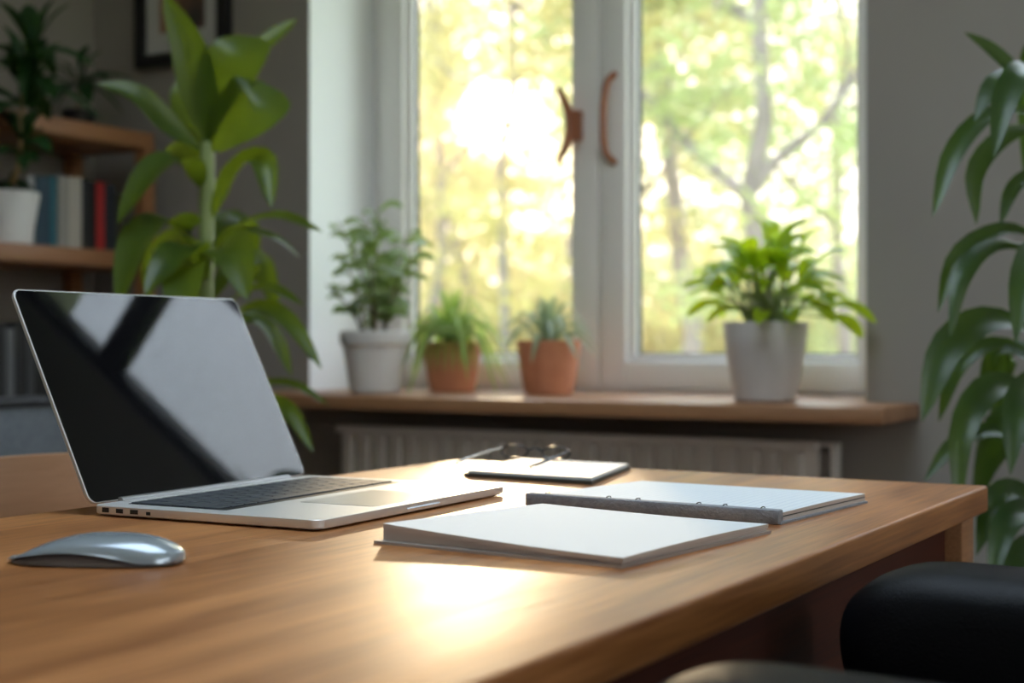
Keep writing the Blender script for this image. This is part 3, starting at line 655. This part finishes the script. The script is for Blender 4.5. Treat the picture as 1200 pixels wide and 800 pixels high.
for pts, wpx, fc, fold, pk in rl: L(mb, pts, wpx, fc, fold=fold, peak=pk, n=12)
for k in range(12):    # leaves on the far side of the stem, outside the photo
    a = -.9 + k*.25; z = .62 + k*.058; b0 = Vector((rp_.x, rp_.y, z)); dr = Vector((math.cos(a), math.sin(a)*.7-.2, 0)); s_ = .30
    mb.leaf([b0, b0+dr*s_*.4+UP*.10, b0+dr*s_*.8+UP*.06, b0+dr*s_+UP*-.10], .055, UP+dr*-.2, n=18)
mb.build('foliage', M['darkleaf'], rp, smooth=2)

# pots on the sill
def pot(root, c, rt, rb, h, m, rimh=0, lip=.004):
    mb = MB()
    pr = [(rb*.9, 0), (rb, .004)]
    if rimh: pr += [(rb+(rt-rb)*.72, h-rimh-.002), (rt*.985, h-rimh), (rt, h-rimh+.003), (rt, h-.002), (rt-.002, h)]
    else: pr += [(rb+(rt-rb)*.35, h*.3), (rb+(rt-rb)*.72, h*.66), (rt, h-.003), (rt-.001, h)]
    pr += [(rt-lip-.002, h), (rt-lip-.004, h-.012), (.001, h-.013)]
    mb.lathe(pr, c); mb.build('pot', m, root)
    mb = MB(); mb.lathe([(rt-lip-.006, h-.012), (rt-lip-.007, h-.007), ((rt-lip)*.5, h-.004), (.001, h-.003)], c); mb.build('soil', M['soil'], root)

def sillpt(u, v, Y): p = onY(u, v, Y); return Vector((p.x, p.y, .7905))
# left: bushy sage plant
c = sillpt(440, 455, 2.66); d_ = 3.42
sp = thing('bushy_plant', 'bushy sage-green plant in a grey-white pot at the left end of the sill', 'potted plant', c)
pot(sp, c, .082, .058, .142, M['whitepot'], rimh=0.032)
mb = MB(); ms_ = MB(); rnd = random.Random(11)
stems = [(-.02,.02,.27,-.09),(0,0,.29,.03),(.01,-.02,.26,-.02),(.02,.01,.24,.09),(.03,-.01,.20,.13),(-.03,0,.19,-.07),(.0,.03,.22,.05),(.01,.02,.15,.09),(-.02,-.02,.12,-.10),(.02,-.03,.17,.02)]
for sx, sy, h, lean in stems:
    b0 = c+Vector((sx, sy, .13)); yb = rnd.uniform(-.05,.02)
    pts = bez([b0, b0+Vector((lean*.3, yb*.3, h*.5)), b0+Vector((lean, yb, h))], 9); ms_.tube(pts, [.0035-.0003*i for i in range(9)], 6)
    nl = int(h*62)
    for i in range(nl):
        t_ = .18+.82*(i+rnd.random()*.5)/nl; x = t_*8; k = min(int(x), 7); p = pts[k].lerp(pts[k+1], x-k)
        a = i*2.4+rnd.uniform(-.4,.4); dr = Vector((math.cos(a), math.sin(a)*.8, 0)); s_ = rnd.uniform(.045,.078)
        rise = rnd.uniform(-.2,.9)
        mb.leaf([p, p+dr*s_*.5+UP*s_*rise*.5, p+dr*s_+UP*s_*(rise*.5-.15)], s_*.44, UP*.8+dr*-.3+CAMV*.6, n=6, fold=.25)
ms_.build('stems', M['brownstem'], sp); mb.build('foliage', M['smallleaf'], sp, smooth=2)

def rosette(mb, c, n, lmin, lmax, wd, droop, seed, up0=.2, up1=1.4, ybias=0):
    rr = random.Random(seed)
    for i in range(n):
        a = i*2.39996+rr.uniform(-.3,.3); q = i/n; el = up0+(up1-up0)*q+rr.uniform(-.12,.12); ln = rr.uniform(lmin, lmax)
        h = Vector((math.cos(a), math.sin(a)*.85+ybias, 0)); b0 = c+h*.008
        p1 = b0+(h*math.cos(el)+UP*math.sin(el))*ln*.45
        p2 = b0+(h*math.cos(el)*.85+UP*math.sin(el)*.85)*ln*.8 + UP*(-droop*ln*.30*math.cos(el)) 
        p3 = b0+(h*math.cos(el)*1.05+UP*math.sin(el)*.80)*ln + UP*(-droop*ln*.95*math.cos(el))
        mb.leaf([b0, p1, p2, p3], wd*rr.uniform(.8,1.15), UP*.9-h*.5, n=11, fold=.45, peak=.35)
c = sillpt(530, 458, 2.80)
sp = thing('spider_plant', 'spider plant with arching leaves spilling over a terracotta pot', 'potted plant', c)
pot(sp, c, .070, .053, .116, M['terracotta'])
mb = MB(); rosette(mb, c+UP*.112, 56, .13, .20, .016, 1.0, 3, .25, 1.5)
for k in range(12):
    a = -PI/2 + (k-6)*.22; h = Vector((math.cos(a)+.35*math.sin(YAW), math.sin(a), 0)).normalized(); b0 = c+UP*.112
    mb.leaf([b0, b0+h*.04+UP*.045, b0+h*.078+UP*.025, b0+h*.094-UP*.065], .017, UP-h*.3, n=10, fold=.4, peak=.45)
mb.build('foliage', M['spider'], sp, smooth=2)
c = sillpt(643, 461, 2.76)
sp = thing('spiky_plant', 'small spiky silvery plant in a terracotta pot near the window mullion', 'potted plant', c)
pot(sp, c, .072, .054, .120, M['terracotta'])
mb = MB(); rosette(mb, c+UP*.114, 34, .12, .16, .018, .6, 8, .22, 1.45); mb.build('foliage', M['airleaf'], sp, smooth=2)
# right: bright broad leaves
c = sillpt(897, 469, 2.63)
sp = thing('bright_leafy_plant', 'lush bright green plant in a warm grey pot at the right end of the sill', 'potted plant', c)
pot(sp, c, .083, .060, .154, M['greypot'])
mb = MB(); ms_ = MB(); rnd = random.Random(21)
for i in range(66):
    a = i*2.39996; q = i/66; el = .25+1.2*q**.8+rnd.uniform(-.15,.15); ln = rnd.uniform(.13,.225)*(1+.22*q); h = Vector((math.cos(a), math.sin(a)*.8, 0))
    b0 = c+Vector((rnd.uniform(-.04,.04), rnd.uniform(-.03,.03), .146)); m0 = b0+(h*math.cos(el)+UP*math.sin(el))*ln*.55; lf = rnd.uniform(.075,.105)
    ms_.tube(bez([b0, b0.lerp(m0,.5)+UP*.012, m0], 6), .0022, 6)
    e2 = el-.35; p1 = m0+(h*math.cos(e2)+UP*math.sin(e2))*lf*.5; p2 = m0+(h*math.cos(e2-.2)+UP*math.sin(e2-.32))*lf
    mb.leaf([m0, p1, p2], rnd.uniform(.032,.043), UP-h*.2+CAMV*.45, n=10, fold=.3, peak=.55, rd=.6)
ms_.build('stalks', M['stem'], sp); mb.build('foliage', M['potleaf'], sp, smooth=2)

# ------------------------------------------------------------------ bookcase with books and plants
BX0, BX1, BY0, BY1 = -2.890, -2.600, 1.45, 2.627
bc = thing('bookcase', 'open wooden bookcase along the left wall holding books and plants', 'bookcase', (-2.745, 2.04, 0))
for z1 in (1.431, 1.130, .735, .38, .10):
    mb = MB(); mb.box((BX0, BY0, z1-.040), (BX1, BY1, z1)); mb.build('shelf', M['shelf'], bc, bevel=.002)
for x in (BX0, BX1-.034):
    for y in (BY0, BY1-.034):
        zz = [(0,.0595),(.1005,.3395),(.3805,.6945),(.7355,1.0895),(1.1305,1.3905)]
        mb = MB()
        for a, b_ in zz: mb.box((x, y, a), (x+.034, y+.034, b_))
        mb.build('post', M['shelf'], bc)
def book(label, u0, u1, z, h, col, X=-2.665, group='books on the upper bookcase shelf', w_=.13, tilt=0):
    a = onX(u0, 290, X); b_ = onX(u1, 290, X); y0, y1 = a.y+.0006, b_.y-.0006; depth = min(w_, X-BX0-.01)
    key = 'book_cloth_%d' % (int(col[0]*999)*7+int(col[2]*999))
    mc_ = bpy.data.materials.get(key) or mat(key, col, .55, bump=(200,.15))
    bk = thing('book', label, 'book', (X-depth/2, (y0+y1)/2, z), group)
    t_ = min(.0022, (y1-y0)*.2)
    mb = MB(); mb.box((X-depth, y0, z), (X, y0+t_, z+h)); mb.box((X-depth, y1-t_, z), (X, y1, z+h)); mb.box((X-t_, y0+t_, z), (X, y1-t_, z+h)); mb.build('cover', mc_, bk, smooth=False)
    mb = MB(); mb.box((X-depth+.004, y0+t_, z+.003), (X-t_-.0003, y1-t_, z+h-.004)); mb.build('page_block', M['pageside'], bk, smooth=False)
Z2 = 1.1303
for lb, u0, u1, h, col in (
  ('thin pale book right behind the white pot on the shelf', 33, 41, .165, (.35,.37,.38)),
  ('dark blue book between the white pot and the teal book', 42, 58.5, .168, (.010,.045,.08)),
  ('bright teal book right of the dark blue one', 59, 66.5, .172, (.015,.12,.17)),
  ('light grey book right of the teal book', 68, 80, .176, (.30,.29,.27)),
  ('cream book with a wide spine left of the black books', 80.5, 96, .176, (.46,.43,.38)),
  ('black book right of the cream one', 97, 107, .172, (.02,.022,.025)),
  ('thin black book touching the red book', 107.5, 112.5, .170, (.012,.012,.014)),
  ('red book on the upper shelf', 113, 122.5, .172, (.42,.025,.025)),
  ('slate-black book right of the red book', 123.5, 136, .172, (.022,.028,.036)),
  ('dark olive book behind the plant leaf, last in the row', 136.5, 146, .150, (.05,.045,.02))):
    book(lb, u0, u1, Z2, h, col)
for lb, u0, u1, h, col in (
  ('charcoal book at the photo edge on the lower shelf, leftmost of the dark books', -7.5, 6, .185, (.02,.02,.022)),
  ('slim grey book on the lower shelf above the grey chair back', 7, 18, .175, (.12,.125,.13)),
  ('black book right of the slim grey one on the lower shelf', 18.5, 30, .185, (.012,.012,.014)),
  ('dark grey book on the lower shelf nearest the laptop lid', 31, 42, .17, (.05,.052,.056)),
  ('thick black book on the lower shelf partly behind the laptop lid', 42.5, 62, .19, (.010,.010,.012))):
    book(lb, u0, u1, .7353, h+.03, col, group='dark books on the lower bookcase shelf', w_=.16)

# plant in white pot on the shelf
c = onX(20, 287, -2.635); c.z = 1.1303; c.x = -2.67
sp = thing('leafy_shelf_plant', 'dark leafy plant on a tan stem in a white pot on the bookcase shelf', 'potted plant', c)
mb = MB(); mb.lathe([(.050,0),(.055,.004),(.074,.118),(.072,.121),(.067,.121),(.065,.108),(.001,.107)], c); mb.build('pot', M['whitepot'], sp)
mb = MB(); mb.lathe([(.064,.107),(.064,.112),(.001,.115)], c); mb.build('soil', M['soil'], sp)
top = onX(34, 62, -2.56)
pts = bez([c+UP*.11, onX(22, 190, -2.60), onX(26, 120, -2.56), top], 12)
mb = MB(); mb.tube(pts, [.0065]*6+[.006,.0055,.005,.0045,.004,.003], 8); mb.build('stem', M['tanstem'], sp)
mb = MB(); rnd = random.Random(5)
def spray(mb, o, R_, n, wd, rnd, zlo=-.6, zhi=1.2):
    for i in range(n):
        a = i*2.4+rnd.uniform(-.3,.3); el = rnd.uniform(zlo, zhi); ln = R_*rnd.uniform(.7,1.15)
        h = Vector((math.cos(a)*math.cos(el), math.sin(a)*math.cos(el), math.sin(el)))
        mb.leaf([o, o+h*ln*.5+UP*.012, o+h*ln-UP*.012], wd*rnd.uniform(.8,1.2), UP+CAMV*.6, n=7, fold=.25, peak=.55)
for t_, R_, n in ((11,.15,11),(9,.16,11),(8,.13,9),(7,.12,10),(5,.10,10),(4,.07,6)): spray(mb, pts[t_]+Vector((.01,0,0)), R_, n, .036, rnd, -.5, 1.2)
spray(mb, c+UP*.13, .06, 10, .016, rnd, -.3, 1.0)
mb.build('foliage', M['shelfleaf'], sp, smooth=2)
# small plant on top of the bookcase
c = onX(92, 140, -2.76); c = Vector((-2.76, c.y, 1.4313))
sp = thing('small_top_plant', 'small dark palm-like plant on top of the bookcase in the corner', 'potted plant', c)
mb = MB(); mb.lathe([(.030,0),(.034,.003),(.044,.055),(.042,.057),(.038,.057),(.036,.050),(.001,.049)], c); mb.build('pot', M['frame'], sp)
mb = MB(); mb.lathe([(.035,.049),(.035,.052),(.001,.054)], c); mb.build('soil', M['soil'], sp)
mb = MB(); mb.tube([c+UP*.05, c+UP*.13], .004, 8); mb.build('stem', M['brownstem'], sp)
mb = MB(); spray(mb, c+UP*.125, .145, 15, .032, random.Random(9), -.6, 1.25); mb.build('foliage', M['shelfleaf'], sp, smooth=2)

# ------------------------------------------------------------------ chairs
# bentwood chair on the left of the desk
wc = thing('wooden_chair', 'chair with a curved tan plywood back, left of the desk behind the laptop', 'chair', (-1.15, 1.12, 0))
cx0, cyc, Rr = -1.36, 1.13, .42
def band(zlo, zhi, half, x_off=0, th=.012, crown=0):
    mb = MB(); rings = []
    for i in range(25):
        a = -half+2*half*i/24; y = cyc+Rr*math.sin(a); x = cx0+Rr*(1-math.cos(a))+x_off; nx, ny = math.cos(a), -math.sin(a)
        zt_ = zhi-crown*(a/half)**2
        rings.append([Vector((x, y, zlo)), Vector((x+th*nx, y+th*ny, zlo)), Vector((x+th*nx, y+th*ny, zt_)), Vector((x, y, zt_))])
    mb.loft(rings); return mb
band(.60, .770, .62, crown=.010).build('backrest', M['chairwood'], wc, bevel=.003)
for sy in (-1, 1):
    mb = MB(); mb.tube(bez([(cx0+.03, cyc+sy*.17, .64), (cx0+.0, cyc+sy*.175, .45), (cx0-.02, cyc+sy*.19, 0)], 8), .012, 10); mb.build('leg', M['steel'], wc)
    mb = MB(); mb.tube([(cx0+.38, cyc+sy*.17, .44), (cx0+.41, cyc+sy*.19, 0)], .012, 10); mb.build('leg', M['steel'], wc)
mb = MB(); slab(mb, rrect(cx0+.01, cx0+.42, cyc-.20, cyc+.20, .06), [(.004,.436),(0,.442),(0,.452),(.006,.458)], Matrix()); mb.build('seat', M['chairwood'], wc)
# grey upholstered armchair further back
gx = -2.02
gs = thing('grey_armchair', 'grey upholstered armchair behind the wooden chair, below the bookshelves', 'armchair', (-2.1, 1.55, 0))
def cushion(lo, hi, bev): 
    mb = MB(); mb.box(lo, hi); return mb, bev
mb = MB(); mb.box((gx-.10, 1.10, .30), (gx, 2.0, .80)); bk_ = mb.build('backrest', M['greyfab'], gs, bevel=.02, seg=4)
mb = MB(); mb.tube([(gx-.002, 1.11, .800), (gx-.002, 1.99, .800)], .010, 8); mb.build('piping', M['piping'], bk_)
mb = MB(); mb.box((gx-.60, 1.16, .28), (gx-.101, 1.94, .44)); mb.build('seat', M['greyfab'], gs, bevel=.03, seg=4)
for y in (1.06, 1.945):
    mb = MB(); mb.box((gx-.58, y, .16), (gx-.104, y+.09, .60)); mb.build('armrest', M['greyfab'], gs, bevel=.03, seg=4)
for x in (gx-.55, gx-.07):
    for y in (1.13, 1.94):
        mb = MB(); mb.tube([(x, y, .35), (x, y, 0)], [.018,.012], 10); mb.build('leg', M['chairwood'], gs)

# black leather chair lower right
kc = thing('leather_chair', 'black pebbled leather chair with padded arms pulled up to the desk', 'chair', (.02, .86, 0))
def armpad(x0, x1, y0, y1, z1, th):
    """profile in XZ with a fat round nose, swept across Y with rounded shoulders"""
    r = th*.5; ctrl = [(.10,.0),(.070,.0),(.045,-.003),(.022,-.012),(.006,-.028),(0,-.047),(.001,-.068),(.008,-.090),(.021,-.114),(.040,-.136),(.068,-.150),(.11,-.155)]
    prof_ = [(p.x, p.z) for p in bez([(x0+a, 0, z1+b_) for a, b_ in ctrl], 36)]
    prof_ += [(x1, z1-th), (x1+.01, z1-r), (x1, z1-.005)]
    cxm = (x0+x1)/2; czm = z1-r; rings = []; hy = (y1-y0)/2; ym = (y0+y1)/2; m = 14; rad_ = .034
    for j in range(m+1):
        a = -PI/2+PI*j/m; ins = rad_*(1-math.cos(a)); y = ym+math.copysign(hy-rad_, math.sin(a) if abs(math.sin(a)) > 1e-9 else 1)*(1 if j != m/2 else 0)+rad_*math.sin(a)
        rings.append([Vector((cxm+(px-cxm)*(1-ins/(x1-x0)*2), y, czm+(pz_-czm)*(1-ins/r))) for px, pz_ in prof_])
    mb = MB(); mb.loft(rings); return mb
for y0, y1 in ((.985, 1.09), (.605, .705)):
    a_ = armpad(-.322, .24, y0, y1, .742, .155).build('armrest', M['leather'], kc, angle=80)
    mb = MB(); mb.box((-.05, (y0+y1)/2-.012, .30), (.06, (y0+y1)/2+.012, .60)); mb.build('arm_bracket', M['steel'], kc, bevel=.004)
mb = MB(); mb.box((-.22, .72, .40), (.24, .97, .49)); mb.build('seat', M['leather'], kc, bevel=.03, seg=4)
mb = MB(); mb.box((.25, .64, .46), (.35, 1.05, 1.02)); mb.build('backrest', M['leather'], kc, bevel=.035, seg=4)
mb = MB(); mb.box((-.04, .60, .28), (.06, 1.09, .31)); mb.box((-.12,.73,.36),(.16,.96,.401)); mb.box((.10,.82,.36),(.30,.88,.40)); mb.box((.26,.82,.36),(.30,.88,.48)); mb.build('under_frame', M['steel'], kc, bevel=.003)
mb = MB(); mb.tube([(.02,.845,.08),(.02,.845,.37)], .026, 16); mb.build('gas_column', M['steel'], kc)
for k in range(5):
    a = k*2*PI/5+.3; e = Vector((.02+.28*math.cos(a), .845+.28*math.sin(a), .065))
    mb = MB(); mb.tube([(.02,.845,.10), e], [.022,.013], 10); lg = mb.build('base_arm', M['steel'], kc)
    mb = MB(); mb.tube([e+Vector((-.012*math.sin(a),.012*math.cos(a),-.040)), e+Vector((.012*math.sin(a),-.012*math.cos(a),-.040))], .0248, 16); mb.tube([e, e-UP*.03], .006, 8); mb.build('caster', M['black'], kc)

# ------------------------------------------------------------------ outside: lawn and spring trees
mb = MB(); mb.box((-60, -60, -.75), (60, 90, -.6)); o = mb.build('lawn', M['lawn'], smooth=False); o['kind'] = 'structure'
WC = Vector((-1.80, 2.96, 1.30)); gap_rnd = random.Random(77)
def clear_of_sun(p):     # the gap in the crowns through which the sun reaches the room
    q = p-WC; t_ = q.dot(SUN); r_ = q - SUN*t_
    hor = Vector((SUN.y, -SUN.x, 0)).normalized(); return (r_.dot(hor)/.58)**2+(r_.z/.50)**2 > gap_rnd.uniform(.75, 1.5)
def limb(mbk, a, b_, r0, r1, rr, n=7, wob=.04):
    ln = (b_-a).length; pts = [a.lerp(b_, i/n)+Vector((rr.uniform(-wob,wob), rr.uniform(-wob,wob), 0))*ln*(1 if 0 < i < n else 0) for i in range(n+1)]
    mbk.tube(pts, [r0+(r1-r0)*i/n for i in range(n+1)], 8); return pts
def tree(label, u, vb, d, rad, htop, branches, nleaf, leafmat_, seed, lean=0, crown=(1.6, 1.2), zlow=0.6, lsize=.15, name='tree', group='spring trees outside the window'):
    rr = random.Random(seed); base = atd(u, VH, d); base.z = -.6
    tr = thing(name, label, 'tree' if name == 'tree' else 'shrub', base, group)
    topp = base+Vector((lean, 0, htop+.6)); mbk = MB(); pts = limb(mbk, base, topp, rad, rad*.4, rr, 10, .012)
    tips = [(p, .9) for p in pts[3:]]
    for fz, az, ln, el, r in branches:
        k = min(int(fz*10), 9); p = pts[k].lerp(pts[k+1], fz*10-k); e = p+Vector((math.cos(az)*math.cos(el), math.sin(az)*math.cos(el), math.sin(el)))*ln
        bpts = limb(mbk, p, e, r, r*.3, rr, 6, .03); tips += [(q, .6) for q in bpts[2:]]
        for j in range(3):
            q = bpts[2+j]; e2 = q+Vector((rr.uniform(-1,1), rr.uniform(-.6,.6), rr.uniform(.2,1)))*ln*.35; limb(mbk, q, e2, r*.4, r*.12, rr, 4, .04); tips.append((e2, .6))
    mbk.build('trunk', M['bark'], tr)
    mbl = MB(); cl = []
    for _ in range(int(nleaf*1.5/30)):
        p, s_ = rr.choice(tips); q = p+Vector((rr.gauss(0, crown[0]), rr.gauss(0, crown[0]*.6), rr.gauss(0, crown[1])))*.5
        if name == 'tree' and q.z > 1.2 and rr.random() < min(.45, (q.z-1.2)*.15): continue
        if q.z < zlow: q.z = zlow+rr.random()*.4
        cl.append(q)
    for q in cl:
        for _ in range(30):
            p = q+Vector((rr.gauss(0,.17), rr.gauss(0,.17), rr.gauss(0,.10)))
            if not clear_of_sun(p): continue
            a = Vector((rr.uniform(-1,1), rr.uniform(-1,1), rr.uniform(-.6,.6))).normalized(); b2 = a.cross(Vector((rr.uniform(-1,1), rr.uniform(-1,1), rr.uniform(-1,1)))).normalized()
            s = lsize*rr.uniform(.6,1.1); mbl.add([p-a*s*.5, p+b2*s*.3, p+a*s*.5, p-b2*s*.3], [(0,1,2,3)])
    mbl.build('crown', leafmat_, tr, smooth=False)
A, B = M['treeleaf'], M['treeleaf2']
tree('forked grey-brown tree centred in the right window pane', 889, 0, 13, .12, 6.5, [(.40, PI*.93, 2.6, .75, .07), (.40, .25, 2.6, .85, .06), (.62, PI*.85, 2.0, .6, .05), (.66, .1, 2.2, .5, .05), (.8, PI, 1.6, .5, .04)], 5200, B, 1)
tree('leaning grey trunk left of the forked tree', 822, 0, 16, .13, 7.5, [(.5, PI, 2.2, .6, .06), (.6, .3, 2.0, .6, .05), (.75, 2.5, 2.0, .5, .05)], 4500, A, 2, lean=-.9)
tree('slender upright tree standing in line with the sun', 594, 0, 17, .07, 8.5, [(.45, PI, 2.0, .7, .04), (.6, .2, 2.4, .6, .04), (.75, PI, 2.2, .6, .035)], 6000, A, 3)
tree('thin leaning tree low in the left pane', 566, 0, 20, .10, 7.0, [(.3, PI*.9, 2.0, .9, .05), (.5, .4, 2.4, .7, .05)], 6000, A, 4, lean=-1.2)
tree('slim tree near the window mullion', 662, 0, 15, .05, 8.0, [(.5, 0, 1.6, .7, .03), (.62, PI, 1.6, .7, .03)], 4200, A, 5, lean=.5)
tree('pale tree behind the right handle', 745, 0, 19, .09, 8.0, [(.4, .2, 2.4, .8, .05), (.6, PI, 2.0, .6, .05)], 5200, B, 6)
tree('tree at the right edge of the right pane', 990, 0, 18, .10, 8.0, [(.35, PI, 2.6, .8, .06), (.5, 0, 2.0, .7, .05), (.7, PI, 2.4, .5, .04)], 6000, B, 7)
tree('slender tree at the left edge of the left pane', 515, 0, 19, .08, 8.5, [(.4, .2, 2.2, .9, .05), (.6, PI, 1.8, .7, .04)], 5200, A, 8)
tree('distant tree left of the window edge', 430, 0, 22, .11, 9.0, [(.4, .2, 2.6, .9, .05), (.6, PI, 2.4, .7, .04)], 5200, A, 9)
for k, (u, d, h, m_, lb) in enumerate(((540, 22, 1.8, A, 'low yellow-green shrub beneath the sun'), (640, 24, 1.9, A, 'low yellow shrub left of the mullion'), (775, 22, 1.9, A, 'yellow shrub low in the right pane, left part'),
    (855, 26, 2.4, B, 'pale green shrub behind the forked tree'), (950, 22, 1.9, B, 'green shrub low in the right pane, right part'), (1030, 24, 2.2, B, 'green shrub partly hidden by the wall right of the window'), (470, 24, 2.0, A, 'shrub seen past the left window frame'))):
    tree(lb, u, 0, d, .05, h, [(.2, 0, 1.0, .5, .03), (.3, PI, 1.0, .5, .03), (.5, 1.2, .9, .6, .02)], 5600, m_, 40+k, crown=(3.2, 1.7), zlow=-.5, lsize=.17, name='shrub', group='shrubs beyond the trees')

# haze volume added among the trees for a washed-out sun glow
mh = bpy.data.materials.new('glow_haze'); mh.use_nodes = True; t = mh.node_tree; t.nodes.clear()
vs_ = N(t, 'ShaderNodeVolumeScatter'); vs_.inputs['Color'].default_value = (1, .93, .80, 1); vs_.inputs['Density'].default_value = .012; vs_.inputs['Anisotropy'].default_value = .76
vo_ = N(t, 'ShaderNodeOutputMaterial'); t.links.new(vs_.outputs[0], vo_.inputs['Volume'])
mb = MB(); mb.box((-30, 5.0, -.59), (12, 45, 14)); o = mb.build('haze', mh, smooth=False); o['kind'] = 'stuff'; o['label'] = 'thin haze added between the trees to spread the sun glow'; o['category'] = 'haze'
